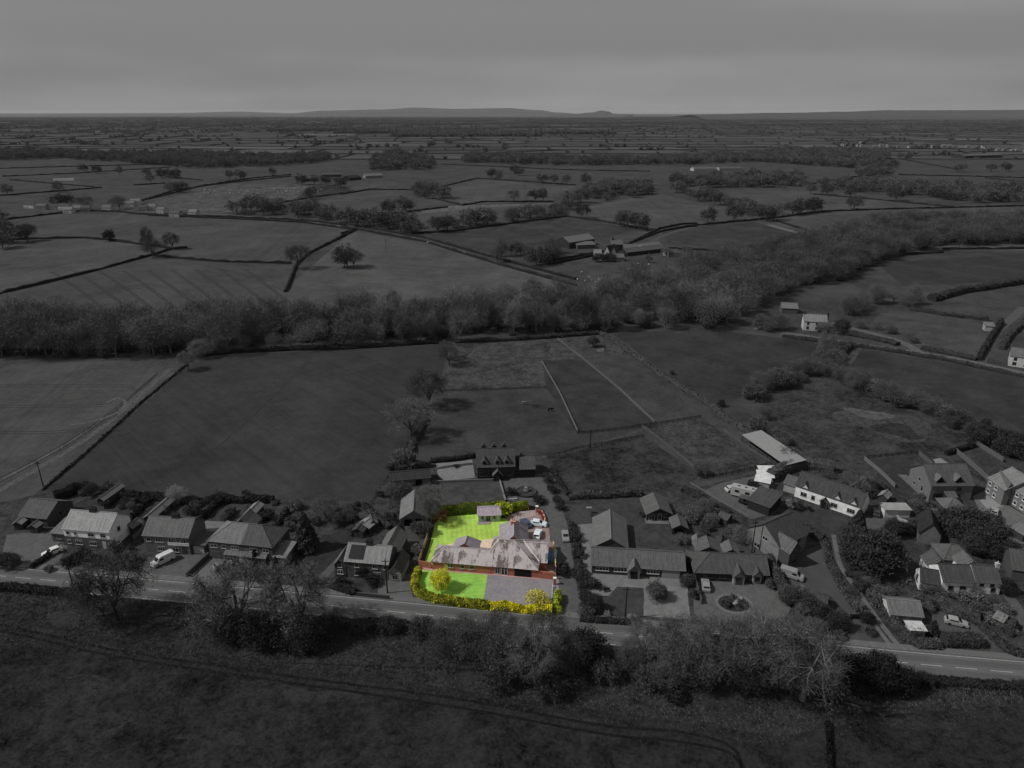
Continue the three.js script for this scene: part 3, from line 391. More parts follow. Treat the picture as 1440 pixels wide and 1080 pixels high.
// wheel tracks in the crops
function track(px, w, tone, label, y = E3) { return solo('wheel_track', label, null, null, ribbonGeo(curve(PP(px), px.length * 8), w, y), M(tone, 'rough', 12), 'structure'); }
for (const k of [0, 1]) {
  track([[-200, 858 + k * 14], [0, 879 + k * 9], [150, 912 + k * 9], [400, 950 + k * 9], [650, 984 + k * 12], [860, 1022 + k * 12], [960, 1030 + k * 14], [1030, 1052 + k * 10], [1050, 1100]], .6, 25, 'dark wheel rut curving along the edge of the front field');
  track([[-80, 712 + k * 6], [40, 652 + k * 5], [110, 612 + k * 4], [165, 572 + k * 3], [222, 524 + k * 2]], .7, 48, 'dark wheel rut running up the headland of the pale field');
  track([[-60, 541 + k * 3], [120, 541 + k * 3], [175, 541 + k * 3], [192, 548 + k * 3]], .5, 52, 'wheel rut across the pale field');
  track([[-60, 570 + k * 3], [100, 570 + k * 3], [145, 569 + k * 3]], .5, 52, 'wheel rut across the pale field'); track([[-60, 606 + k * 3], [80, 606 + k * 3], [125, 600 + k * 3], [160, 585 + k * 2], [165, 575 + k * 2]], .5, 52, 'wheel rut across the pale field');
  for (let i = 0; i < 9; i++) track([[70 + i * 34 + k * 4, 382 - i * .5], [110 + i * 34 + k * 4, 408], [150 + i * 34 + k * 4, 440]], .8, 50, 'tramline across the striped arable field');
}
track([[-200, 865], [0, 883], [150, 916], [400, 954], [650, 990], [860, 1028], [960, 1037], [1030, 1058], [1050, 1105]], 1.3, 38, 'pale grassy strip between the curving wheel ruts of the front field', E2 + .003); track([[-200, 846], [0, 867], [150, 900], [400, 939], [650, 974], [860, 1012]], 1.2, 36, 'pale worn strip beside the curving wheel ruts', E2 + .005);
track([[-80, 715], [40, 655], [110, 614], [165, 573], [222, 525]], 1.6, 80, 'pale worn strip along the headland of the pale field', E2 + .003); track([[-80, 735], [30, 672], [120, 618], [185, 566], [240, 518]], 2.2, 76, 'broad pale margin beside the thin field boundary', E2 + .005); track([[100, 598], [140, 590], [168, 578], [176, 566], [165, 560], [150, 566]], 1.2, 80, 'pale turning loop on the headland', E3 + .004);
track([[280, 652], [370, 572], [440, 500]], .5, 46, 'faint rut crossing the dark grass field');
track([[520, 712], [556, 655], [600, 580]], 1.2, 44, 'worn track along the dark grass field edge');
track([[560, 668], [640, 655], [780, 640], [905, 604]], 1.6, 62, 'worn grass track above the dormered house');
track([[640, 512], [660, 500], [668, 492]], 1.2, 72, 'pale trodden path in the rough paddock');
for (const [cx, cy, rx, ry, t] of [[1248, 598, 66, 19, 61], [1222, 582, 34, 6, 76], [1262, 606, 34, 10, 44]]) sheet('pond_hollow', t === 44 ? 'damp dark middle of the dry pond hollow' : t === 74 ? 'pale bare bank of the dry pond hollow' : 'weedy bowl of the dry pond', Array.from({ length: 14 }, (_, i) => { const a = i / 14 * 6.283, q = 1 + .2 * Math.sin(a * 3 + cx); return [cx + rx * q * Math.cos(a) + ry * .6 * Math.sin(a), cy + ry * q * Math.sin(a) + .25 * rx * Math.cos(a) * .6]; }), t === 61 ? E2 : t === 74 ? E3 : E4, M(t, 'rough', 14), { smooth: 1 });
sheet('earth_patch', 'bare pale earth patch in the corner paddock', [[838, 490], [848, 488], [850, 494], [840, 495]], E3, M(84, 'rough', 10));

// ---------------------------------------------------------------- roads
const dirOf = (a, b) => b.clone().sub(a).normalize();
{
  const key = [[-40, 806], [45, 814], [300, 836.5], [511, 856], [571, 862], [900, 895], [1271, 932], [1405, 944], [1500, 952]];
  let pts = PP(key); pts.unshift(pts[0].clone().addScaledVector(dirOf(pts[1], pts[0]), 260)); pts.push(pts.at(-1).clone().addScaledVector(dirOf(pts.at(-2), pts.at(-1)), 220)); pts = curve(pts, 140);
  const road = solo('road', 'grey two-lane road with white centre dashes and edge lines', null, null, ribbonGeo(pts, 7.2, .03), M(90, 'asphalt', 24), 'structure');
  const white = M(150, 'stone', 5);
  for (const s of [-1, 1]) part(road, 'edge_line', ribbonGeo(offset(pts, s * 3.2), .14, .036), white);
  const c = new THREE.CatmullRomCurve3(pts), n = Math.floor(c.getLength() / 6.3); for (let i = 0; i < n; i++) { const a = c.getPointAt(i / n), b = c.getPointAt(Math.min(1, (i + .62) / n)); if (Math.abs(a.x) < 170) part(road, 'centre_dash', ribbonGeo([a, b], .17, .036), white); }
  for (const s of [-1.6, 1.6]) part(road, 'tyre_band', ribbonGeo(offset(pts, s), 1.5, .033), M(82, 'asphalt', 17));
  // raised footway with its kerb on the houses' side, and the south verge kerb
  const foot = solo('pavement', 'narrow pale footway along the houses with a raised kerb', null, null, (() => { const g = new G(), a = offset(pts, -3.75), b = offset(pts, -5.3), h = .11; for (let i = 0; i < pts.length - 1; i++) g.slab([[a[i].x, h, a[i].z], [a[i + 1].x, h, a[i + 1].z], [b[i + 1].x, h, b[i + 1].z], [b[i].x, h, b[i].z]], .14); return g.build(); })(), M(96, 'stone', 6), 'structure');
  part(foot, 'kerb', (() => { const g = new G(), a = offset(pts, -3.61), b = offset(pts, -3.745), h = .12; for (let i = 0; i < pts.length - 1; i++) g.slab([[a[i].x, h, a[i].z], [a[i + 1].x, h, a[i + 1].z], [b[i + 1].x, h, b[i + 1].z], [b[i].x, h, b[i].z]], .14); return g.build(); })(), M(100, 'stone', 5));
}
function lane(label, px, w, tone, y = E4, name = 'lane') { return solo(name, label, null, null, ribbonGeo(curve(PP(px), px.length * 8), w, y), M(tone, 'stone', 9), 'structure'); }
lane('pale country lane running past the white cottage', [[1060, 462], [1127, 472], [1205, 484], [1262, 492], [1330, 502], [1440, 525], [1560, 552]], 4.6, 88);
lane('lane branching to the white cottage', [[1170, 454], [1196, 461], [1235, 471], [1270, 482], [1294, 496]], 4.2, 84, E4 + .003);
lane('farm lane between clipped hedges', [[1440, 432], [1425, 446], [1404, 464], [1392, 482], [1378, 508]], 4.5, 76);
lane('far road curving past the pale triangular field', [[200, 297], [330, 303], [430, 312], [500, 322], [560, 332], [610, 343], [700, 371], [760, 390], [850, 413], [900, 425]], 6, 78);
lane('farm drive between hedges', [[930, 350], [905, 352], [925, 335], [960, 323], [1010, 313], [1060, 308]], 5, 70);
lane('far straight road between hedges', [[150, 312], [200, 290], [250, 276], [320, 256], [400, 247]], 8, 70);
lane('pale farm track at the hedge corner', [[1080, 316], [1105, 323], [1136, 331]], 6, 92);
// ---------------------------------------------------------------- drives, lawns, yards
const S = (name, label, px, tone, tex = 'stone', tile = 8, y = E2, o) => sheet(name, label, px, y, M(tone, tex, tile), o);
S('garden_ground', 'strip of garden ground behind the roadside houses', [[-300, 740], [0, 706], [60, 694], [520, 706], [560, 665], [770, 655], [800, 695], [960, 690], [1110, 655], [1300, 640], [1440, 640], [1600, 700], [1600, 940], [1440, 925], [1271, 913], [900, 878], [571, 845], [300, 821], [45, 799], [-300, 768]], 55, 'rough', 26, .024);
S('front_yard', 'pale gravel yard beside the white car', [[10, 752], [60, 747], [92, 758], [70, 775], [52, 790], [40, 798], [14, 796], [4, 775]], 83);
S('driveway', 'gravel drive with the white car', [[62, 788], [86, 765], [96, 768], [82, 790], [66, 803], [46, 801]], 81, 'stone', 8, E3);
S('driveway', 'open paved forecourt with the white van', [[206, 784], [268, 779], [290, 781], [262, 812], [232, 822], [196, 812]], 81);
S('driveway', 'pale forecourt between the wall and the hedge', [[300, 781], [340, 785], [330, 800], [312, 826], [262, 822], [272, 806]], 92);
S('front_lawn', 'small front lawn of the hipped house', [[338, 792], [396, 797], [380, 815], [330, 818]], 54, 'grass', 16);
S('lane_grass', 'grass plot beside the tall conifer', [[455, 752], [500, 750], [470, 800], [430, 812], [400, 806]], 46, 'grass', 18);
S('side_path', 'pale drive beside the brick house', [[480, 778], [492, 772], [462, 812], [452, 820], [440, 820]], 79, 'stone', 8, E3);
S('driveway', 'pale gravel court between brick house and coloured plot', [[530, 812], [580, 806], [576, 820], [580, 838], [586, 848], [540, 845], [532, 836]], 87, 'stone', 8, E3);
S('gravel_court', 'gravel court behind the brick house', [[566, 728], [600, 722], [606, 745], [596, 770], [566, 775], [555, 750]], 66, 'stone', 7, E3);
S('patio', 'pale sandy terrace beside the dormered house', [[613, 652], [664, 645], [668, 672], [626, 676], [616, 670]], 111, 'stone', 6, E3);
S('back_lawn', 'square dark lawn in front of the dormered house', [[608, 678], [702, 675], [710, 702], [612, 712]], 62, 'grass', 20, E3);
S('gravel_drive', 'wide gravel drive with the round fountain bed', [[706, 676], [765, 666], [776, 690], [790, 715], [800, 745], [806, 790], [812, 830], [822, 862], [838, 884], [784, 877], [786, 850], [786, 800], [776, 762], [768, 738], [764, 716], [744, 710], [714, 704]], 81, 'stone', 8, E3);
S('concrete_apron', 'pale concrete apron in front of the long bungalow', [[812, 738], [834, 736], [836, 800], [905, 808], [966, 813], [968, 846], [972, 872], [905, 866], [905, 855], [840, 840], [822, 828], [816, 790]], 107, 'stone', 8, E3);
S('front_lawn', 'dark shaped lawn in front of the long bungalow', [[832, 838], [856, 838], [868, 825], [905, 827], [906, 845], [902, 868], [828, 862]], 58, 'grass', 16, E4);
S('back_lawn', 'mown lawn behind the long bungalow', [[832, 704], [900, 702], [906, 722], [946, 730], [950, 772], [872, 768], [868, 730], [832, 722]], 58, 'grass', 16, E3);
S('paved_corner', 'paved corner yard beside the garden lamp', [[800, 710], [828, 710], [832, 736], [804, 738]], 62, 'stone', 8, E3);
S('deck', 'pale decking around the log cabin', [[904, 722], [942, 727], [944, 737], [908, 736], [901, 700], [905, 699]], 108, 'plank', 4, E4);
S('driveway', 'grey circular drive with a stone-edged island bed', [[984, 815], [1084, 818], [1104, 836], [1112, 856], [1098, 878], [1052, 892], [1000, 890], [976, 862], [974, 826]], 85, 'stone', 8, E3);
S('island_bed', 'oval flower bed in the circular drive', Array.from({ length: 16 }, (_, i) => [1032 + 27 * Math.cos(i / 16 * 6.283), 849 + 14 * Math.sin(i / 16 * 6.283) + 3 * Math.cos(i / 16 * 6.283)]), 98, 'stone', 4, E4, { smooth: 1 });
S('bed_soil', 'dark planted soil of the oval bed', Array.from({ length: 16 }, (_, i) => [1032 + 22 * Math.cos(i / 16 * 6.283), 849 + 11 * Math.sin(i / 16 * 6.283) + 3 * Math.cos(i / 16 * 6.283)]), 45, 'rough', 6, E5, { smooth: 1 });
S('yard', 'open tarmac yard beside the tall gabled house', [[1094, 800], [1120, 778], [1150, 768], [1170, 760], [1180, 800], [1205, 850], [1232, 890], [1246, 906], [1196, 902], [1200, 872], [1168, 838], [1120, 830], [1100, 822]], 68, 'asphalt', 12, E3);
S('farm_yard', 'grey farmyard with the motorhome', [[990, 690], [1012, 680], [1085, 664], [1098, 674], [1080, 700], [1090, 722], [1054, 730], [1010, 704]], 79, 'stone', 10, E3);
S('lawn', 'lawn in front of the white cottage', [[1110, 728], [1150, 716], [1200, 730], [1190, 752], [1166, 760], [1130, 742]], 54, 'grass', 18, E3);
S('cottage_court', 'gravel court at the end of the white cottage', [[1212, 730], [1246, 718], [1250, 738], [1212, 750]], 77, 'stone', 7, E3);
S('orchard_lawn', 'lawn between the dark trees and the thatched cottages', [[1226, 760], [1260, 752], [1310, 776], [1316, 790], [1280, 798], [1232, 788]], 54, 'grass', 16, E3);
S('driveway', 'curving drive of the white cottages', [[1290, 838], [1312, 852], [1350, 866], [1380, 878], [1408, 905], [1440, 924], [1380, 922], [1396, 912], [1380, 900], [1330, 888], [1312, 880], [1294, 856]], 70, 'stone', 9, E3);
S('building_plot', 'pale concrete forecourts of the new brick houses', [[1368, 698], [1384, 690], [1440, 724], [1520, 770], [1520, 820], [1440, 784], [1404, 738], [1376, 716]], 94, 'stone', 9, E3);
S('forecourt', 'bright concrete pad beside the dormer house', [[1378, 704], [1392, 694], [1412, 712], [1388, 716]], 128, 'stone', 6, E4);
S('lawn', 'fenced back lawn of the new brick houses', [[1364, 632], [1375, 630], [1404, 652], [1386, 664]], 52, 'grass', 14, E3);
S('lawn', 'walled back garden lawn of the end house', [[1382, 632], [1392, 624], [1424, 642], [1408, 650]], 50, 'grass', 14, E3 + .002);
S('terrace', 'pale terrace slabs behind the dormer house', [[1312, 646], [1322, 644], [1344, 658], [1320, 658]], 118, 'stone', 5, E4);
S('lawn', 'triangular lawn behind the white-walled garage', [[1224, 645], [1286, 642], [1276, 690], [1300, 712], [1252, 700]], 50, 'grass', 20, E2 + .002);
S('footpath', 'narrow pale path beside the dormer house', [[1262, 667], [1275, 668], [1312, 700], [1304, 706]], 92, 'stone', 5, E4);
lane('narrow pale concrete path curving down to the road', [[1172, 752], [1176, 772], [1182, 795], [1205, 830], [1232, 868], [1250, 892], [1262, 906]], 1.1, 92, E4, 'path');
lane('short pale kerb path beside the gateway', [[1230, 878], [1240, 892], [1252, 908]], .9, 92, E4 + .003, 'path');
lane('pale gravel track beside the end cottage', [[1416, 834], [1428, 852], [1446, 884], [1470, 930]], 2.4, 78, E4, 'path');
for (const [a, tone, l] of [[[[92, 716], [122, 700], [142, 702], [116, 722]], 50, 'back lawn behind the garage'], [[[150, 718], [172, 698], [198, 698], [182, 728]], 54, 'back lawn behind the pale-roofed semi'], [[[246, 732], [262, 716], [300, 704], [284, 730]], 58, 'pale vegetable plot behind the second semi'], [[[300, 730], [318, 716], [332, 716], [316, 734]], 56, 'narrow back lawn behind the hipped house'], [[[356, 742], [378, 718], [398, 720], [384, 744]], 58, 'long back lawn beside the tall conifer'], [[[402, 742], [414, 722], [424, 724], [416, 748]], 60, 'strip of gravel beside the tall conifer']]) S('back_garden', l, a, tone, 'grass', 12, E3);
S('patio', 'pale patio behind the hipped house', [[284, 732], [316, 734], [312, 742], [286, 744]], 102, 'stone', 5, E4);
S('cottage_garden', 'long garden lawn behind the outbuildings', [[548, 690], [590, 682], [572, 712], [560, 735], [546, 728]], 52, 'grass', 14, E3);

// ---------------------------------------------------------------- the coloured plot
const CR = { brick: M([.33, .125, .09], null), brickM: (() => { const m = M([.33, .125, .09], 'brick', 3).clone(); return m; })() };
sheet('back_lawn', 'bright green striped lawn behind the mossy-roofed bungalow', [[597, 791], [604, 768], [608, 752], [612, 735], [624, 724], [676, 720], [712, 730], [724, 735], [724, 768], [690, 790], [610, 796]], E3, M(1, 'lawn', 20, { own: true }), { turn: .12 });
sheet('front_lawn', 'bright green front lawn behind the curved hedge', [[592, 800], [620, 801], [686, 807.5], [680, 846], [610, 842], [590, 832], [584, 815]], E4, M(1, 'lawn2', 18, { own: true }), { turn: .14 });
sheet('driveway', 'mauve-grey paved driveway in front of the garage', [[686, 806], [755, 812], [786, 812], [785, 860], [720, 856], [679, 850]], E4, M(1, 'drive', 14, { own: true }), { turn: .14 });
sheet('path', 'pink paved path along the brick front wall', [[590, 797], [607, 799], [690, 806], [760, 812], [760, 814.5], [686, 808.5], [607, 802.5], [589, 801]], E5, M([.42, .24, .22], 'stone', 4));
sheet('patio', 'cream paved patio behind the bungalow', [[620, 768], [640, 764], [690, 758], [706, 757], [706, 764], [690, 772], [640, 778], [618, 774]], E4, M([.62, .50, .38], 'stone', 4));
sheet('rear_yard', 'brown block-paved rear yard with parked cars', [[712, 730], [752, 719], [766, 721], [772, 745], [776, 775], [740, 770], [722, 740]], E4 + .002, M([.24, .175, .165], 'stone', 6));
sheet('rear_yard', 'paler strip of brown paving behind the yard', [[710, 728.5], [728, 720], [752, 717.5], [753, 725], [722, 733]], E5, M([.31, .25, .24], 'stone', 6));
sheet('side_yard', 'narrow paved yard beside the garage wing', [[766, 762], [777, 762], [784, 808], [757, 808], [757, 796]], E3 + .002, M([.20, .15, .13], 'stone', 5));
{
  const moss = M(1, 'moss', 16, { own: true, bump: .03 }), slate = M([.26, .235, .255], 'roof', 8, { bump: .03 }), pale = M([.40, .375, .42], 'roof', 8, { bump: .03 });
  const w = CR.brickM, win = 140, ridgeM = M([.34, .30, .30]);
  const h = house('bungalow', 'long red brick bungalow with mossy grey tiled roof and rear wing', 'bungalow', [
    { A: [607.4, 788.5], B: [690, 795.2], eh: 2.4, rh: 4.35, d: 6.6, hipA: .75, wall: w, roof: moss, ridgeM, win: [['f', 4.3, .95, 1.5, 1.1], ['f', 7.2, .95, 1.1, 1.1], ['f', 9.4, .95, 1.1, 1.1]] },
    { A: [684.5, 794.6], B: [755.5, 800.6], eh: 2.4, rh: 5.6, d: 12, hipA: .35, hipB: 1, wall: w, roof: moss, ridgeM, win: [['f', 2.5, .25, 1.2, 1.9, 'w', 175], ['f', 4.1, .05, 1.5, 2.15, 'w', 210], ['f', 8.4, .02, 3.9, 2.15, 'g', 34]] },
    { A: [703, 767.5], B: [742, 767.5], eh: 2.5, rh: 5.5, d: 9.2, axis: 'z', hipB: .8, wall: w, roof: slate, ridgeM },
    { A: [737, 788.4], B: [768, 790.6], eh: 2.5, rh: 4.7, d: 8.6, wall: w, roof: M(1, 'moss', 13, { own: true, bump: .03 }), ridgeM },
    { A: [637, 771], B: [671, 773.8], eh: 2.4, rh: 4.2, d: 3.8, axis: 'z', hipB: .3, wall: w, roof: slate, ridgeM },
  ]);
  // white flashing down the valley, and the brick stack at the end of the rear wing
  const chim = P(722, 737, 5.2), st = thing('chimney_stack', 'square red brick chimney at the end of the bungalow rear wing', 'chimney', null, V(chim.x, 0, chim.z), h.rotation.y);
  part(st, 'stack', new G().box(-.55, .55, 0, 6.1, -.45, .45).build(), CR.brickM); part(st, 'cap', new G().box(-.65, .65, 6.1, 6.25, -.55, .55).build(), M([.5, .3, .22])); for (const x of [-.25, .25]) part(st, 'pot', new G().cyl(x, 0, 6.25, 6.7, .13, 8, .11).build(), M([.35, .13, .08]));
  const ga = P(736.5, 760.5, 4.9), gb = P(758.5, 790, 2.65), gg = new G(); gg.tube(ga.clone().setY(4.95), gb.clone().setY(2.75), .11, .11, 5); const fl = part(h, 'flashing', gg.build(), M([.62, .6, .6])); h.updateMatrix(); fl.applyMatrix4(h.matrix.clone().invert());
  const shed = house('garden_cabin', 'pale blue garden cabin with mauve roof on the green lawn', 'cabin', [{ A: [672.5, 724.5], B: [703.5, 723.6], eh: 2.1, rh: 3.1, d: 4.6, wall: M([.36, .42, .44], 'plank', 1.6), roof: M([.33, .28, .31], 'roof', 8), win: [['f', 1.1, .9, .7, .9, 'w', 150], ['f', 2.6, .1, 1.2, 1.9, 'w', 150], ['f', 4.2, .9, .7, .9, 'w', 150]] }]);
  part(shed, 'deck', new G().box(-.3, 3.2, 0, .16, .05, 1.3).build(), M([.3, .24, .24], 'plank', 2));
  // hedges and planting
  const olive = M([.20, .205, .022]), gold = M([.66, .6, .02]), lime = M([.36, .42, .03]);
  hedge('olive green clipped hedge curving round the front lawn to the road', [[589, 806], [584, 816], [584, 828], [591, 838], [606, 844], [640, 850], [688, 855.5]], 1.9, 1.5, 0, { mat: M([1, 1, 1]), tint: [[.05, .07, .012], [.52, .5, .04]], perM: 260, leaf: .22, smooth: 1, bump: .2 });
  hedge('bright yellow forsythia hedge along the driveway roadside', [[690, 855.8], [720, 858], [750, 860.5], [776, 863]], 1.7, 1.5, 0, { mat: M([1, 1, 1]), tint: [[.2, .2, .015], [.95, .85, .03]], perM: 320, leaf: .26, bump: .5 });
  hedge('short clipped yellow-green hedge at the drive entrance', [[784, 838], [784.5, 848], [781, 858]], 1.8, 1.3, 0, { mat: M([1, 1, 1]), tint: [[.06, .10, .012], [.45, .50, .04]], perM: 260, leaf: .22, bump: .2 });
  hedge('tall dark green hedge behind the green lawn', [[618, 725], [640, 722.5], [670, 720], [703, 717.5]], 2.7, 2, 0, { mat: M([1, 1, 1]), tint: [[.02, .045, .012], [.26, .30, .03]], perM: 260, leaf: .22, bump: .2 });
  hedge('short block of clipped green hedge behind the rear yard', [[721, 717.5], [742, 714.5]], 2.3, 1.9, 0, { mat: M([1, 1, 1]), tint: [[.03, .055, .012], [.34, .37, .03]], perM: 260, leaf: .22, bump: .15 });
  tree('shrub', 1, P(708, 724), 3.3, 'round lime green bush beside the garden cabin', { name: 'bush', category: 'bush', mat: lime, bark: M([.12, .08, .05]), wide: 1.0 });
  tree('willow', 0, P(620, 829), 4.9, 'yellow-green weeping willow on the front lawn', { name: 'willow_tree', mat: M([.68, .68, .07]), bark: M([.3, .2, .05]), wide: .8 });
  tree('scrub', 0, P(753, 849), 3.1, 'bare straw-coloured shrub beside the forsythia hedge', { name: 'shrub', category: 'shrub', mat: M([.60, .54, .12]), bark: M([.25, .17, .1]) });
  tree('scrub', 1, P(764, 856), 2.6, 'reddish twiggy shrub by the drive entrance', { name: 'shrub', category: 'shrub', mat: M([.50, .44, .10]), bark: M([.25, .14, .1]) });
  tree('shrub', 2, P(785, 861), 1.4, 'small lime bush on the drive corner', { name: 'bush', category: 'bush', mat: lime, bark: M([.12, .08, .05]) });
  tree('scrub', 0, P(619, 733), 3, 'brown twiggy shrub in the lawn corner', { name: 'shrub', category: 'shrub', mat: M([.22, .13, .06]), bark: M([.2, .12, .07]), turn: 1 });
  tree('conifer', 1, P(626.5, 733), 2.2, 'straw-coloured dead conifer at the lawn edge', { name: 'conifer_tree', mat: M([.42, .3, .08]), bark: M([.2, .12, .07]) });
  // fence, walls, gate pier
  fence('tan close-board fence beside the green lawn', [[589, 795], [594, 779], [601, 759]], 1.7, 0, { mat: M([.50, .36, .20], 'plank', 2.4), postM: M([.42, .3, .17]), gap: 1.9 });
  fence('weathered grey fence continuing beside the lawn', [[602, 757], [606, 742], [607.5, 728]], 1.9, 84, { gap: 1.9 });
  wallLine('low brick wall joining the bungalow to the tan fence', [[589.5, 797], [607, 799.5]], 1.7, .24, CR.brickM); wallLine('brick wall joining the garage to the drive gate pier', [[755.8, 812.6], [779, 815]], 1.9, .26, CR.brickM);
  wallLine('cream-topped brick wall along the side yard', [[778, 770], [781, 800], [781.5, 810]], 1.8, .24, M([.5, .33, .2], 'brick', 3)); wallLine('low curved brick wall with pots at the rear yard', [[753, 719.5], [762, 722], [766, 731], [766, 741]], .9, .28, M([.55, .30, .22], 'brick', 3));
  for (const [x, y, l] of [[780, 822, 'white-capped brick gate pier by the drive'], [755, 720, 'orange brick gate pier at the rear yard corner']]) { const t = thing('gate_pier', l, 'pier', null, P(x, y)); part(t, 'shaft', new G().box(-.28, .28, 0, 1.7, -.28, .28).build(), CR.brickM); part(t, 'cap', new G().box(-.36, .36, 1.7, 1.85, -.36, .36).build(), M([.7, .66, .6])); }
  fence('low white picket fence at the driveway edge', [[777, 826], [776, 846]], .9, 0, { mat: M([.62, .58, .56]), postM: M([.6, .56, .54]), rails: 1, gap: 1.2 });
  const tarp = thing('covered_trailer', 'bright blue tarpaulin over a trailer in the side yard', 'trailer', null, P(772, 787), h.rotation.y); part(tarp, 'tarpaulin', (() => { const g = new THREE.BoxGeometry(1.3, 1, 3.6, 6, 4, 10); const p = g.attributes.position; for (let i = 0; i < p.count; i++) { const x = p.getX(i), y = p.getY(i), z = p.getZ(i); p.setY(i, .85 + y * (1 - .35 * (x / .65) ** 2 * (y > 0 ? 1 : 0)) + (y > 0 ? .16 * perlin.noise(x * 2, z * 1.6, 4) : 0)); p.setX(i, x * (1 + .08 * perlin.noise(z * 2, y * 3, 1))); } g.computeVertexNormals(); return g; })(), M([.03, .17, .50], null, 1, { roughness: .5 })); for (const z of [-.7, .7]) part(tarp, 'wheel', (() => { const g = new THREE.CylinderGeometry(.3, .3, 1.5, 12); g.rotateZ(Math.PI / 2); g.translate(0, .3, z); return g; })(), M(20));
  const gh = house('greenhouse', 'small glass greenhouse in the side yard', 'greenhouse', [{ A: [775.5, 784], B: [782, 784.6], eh: 1.5, rh: 2.1, d: 3, axis: 'z', over: .02, oe: .02, wall: M([.24, .36, .33], null, 1, { roughness: .2 }), roof: M([.26, .38, .36], null, 1, { roughness: .2 }), ridgeM: M([.45, .3, .16]) }]);
  vehicle('parked_car', 'dark blue car parked in the brown rear yard', 'car', [739, 738.5], 1.9, [.055, .075, .13]); vehicle('parked_car', 'white car beside the curved brick wall in the rear yard', 'car', [757.5, 739], -.25, [.62, .68, .72]); vehicle('parked_car', 'white car parked behind the garage wing', 'car', [756, 754], 1.35, [.66, .72, .74]);
  for (const [x, y, i] of [[758, 723, 0], [761.5, 726, 1], [763.5, 731, 2]]) { const t = thing('plant_pot', 'dark red leafy pot plant on the curved brick wall line', 'pot', 'pots along the curved brick wall', P(x, y)); part(t, 'pot', new G().cyl(0, 0, 0, .55, .3, 9, .38).build(), M([.35, .12, .08])); part(t, 'leaves', (() => { const g = new G(), r = rng(i + 50); for (let k = 0; k < 160; k++) { const a = r() * 6.283, q = Math.sqrt(r()) * .5; leafTri(g, Math.cos(a) * q, .6 + r() * .6, Math.sin(a) * q, .16, r, .4); } return g.build(); })(), M([.2, .05, .05])); }
  const bin = thing('water_butt', 'dark water butt behind the bungalow wing', 'barrel', null, P(700.5, 763)); part(bin, 'barrel', new G().cyl(0, 0, 0, .95, .33, 12, .3).build(), M([.03, .035, .03])); part(bin, 'lid', new G().cyl(0, 0, .95, 1, .35, 12).build(), M([.02, .02, .02]));
}

// ---------------------------------------------------------------- the neighbours: houses and outbuildings
const BR = (v) => M(v * 1.08, 'brick', 3), RF = (v) => M(v * 1.1, 'roof', 9, { bump: .03 }), WH = (v) => M(v * 1.14, 'stone', 6);
house('garage', 'dark-gabled brick garage with a plain grey roof beside the field', 'garage', [{ A: [26.5, 725], B: [64.7, 729], eh: 2.6, rh: 5.1, d: 9, wall: BR(62), roof: RF(74), win: [['f', 2, 0, 2.4, 2.1, 'g', 40], ['f', 5.2, 0, 2.4, 2.1, 'g', 40], ['r', 4.5, 1, 1, 1, 'w', 90]] }]);
const semiB = house('semi_detached_house', 'pale-roofed semi-detached house with rendered upper storey', 'house', [
  { A: [88, 742.6], B: [152, 748], eh: 5, rh: 7.8, d: 8, wall: WH(190), roof: RF(124), chimneys: [[5.9, -4, 1.1, 1.8, .7, 4]], win: [['f', 1.1, 3.3, 1, .9], ['f', 3.1, 3.3, .8, .9], ['f', 7.3, 3.2, 1.7, 1.1], ['f', 10.5, 3.2, 1.4, 1.1], ['r', 3.5, 3.2, 1, 1.2, 'w', 120]] },
  { x: .15, z: .16, w: 11.9, d: .12, eh: 2.75, type: 'flat', over: 0, oe: .03, wall: BR(74), roof: WH(110), win: [['f', 3.6, .8, 1.9, 1.3], ['f', 7.4, .8, 1.9, 1.3], ['f', 10.4, .1, 1, 2.1, 'd', 160], ['f', 1, .9, .9, 1.1]] },
  { x: -4.8, z: -1.2, w: 4.75, d: 5.4, eh: 2.4, rh: 3.3, type: 'lean', wall: BR(70), roof: RF(92), win: [['f', 2, .9, 1.2, 1, 'w', 120]] }]);
house('semi_detached_house', 'plain-roofed brick semi-detached house with flat garage', 'house', [
  { A: [201, 752], B: [264, 755.4], eh: 5, rh: 7.8, d: 8, wall: BR(86), roof: RF(86), chimneys: [[6.6, -4, 1.1, 1.8, .7, 4]], win: [['f', 1.2, 3.3, 1.1, 1.1], ['f', 3.9, 3.2, 1.9, 1.2], ['f', 7.2, 3.2, 2, 1.2], ['f', 10, 3.2, 1.3, 1.2], ['f', 4, .7, 1.9, 1.3], ['f', 7.6, .6, 1.7, 1.6], ['f', 9.8, .1, 1, 2.1, 'd', 60]] },
  { x: 6, z: .14, w: 5.3, d: .1, eh: 3.05, y0: 2.5, type: 'flat', over: 0, oe: .02, wall: WH(170), roof: WH(150) },
  { x: 11.45, z: -.6, w: 3.4, d: 5.6, eh: 2.5, type: 'flat', wall: BR(70), roof: WH(70), win: [['f', 1.7, .03, 2.6, 2.1, 'g', 165]] }]);
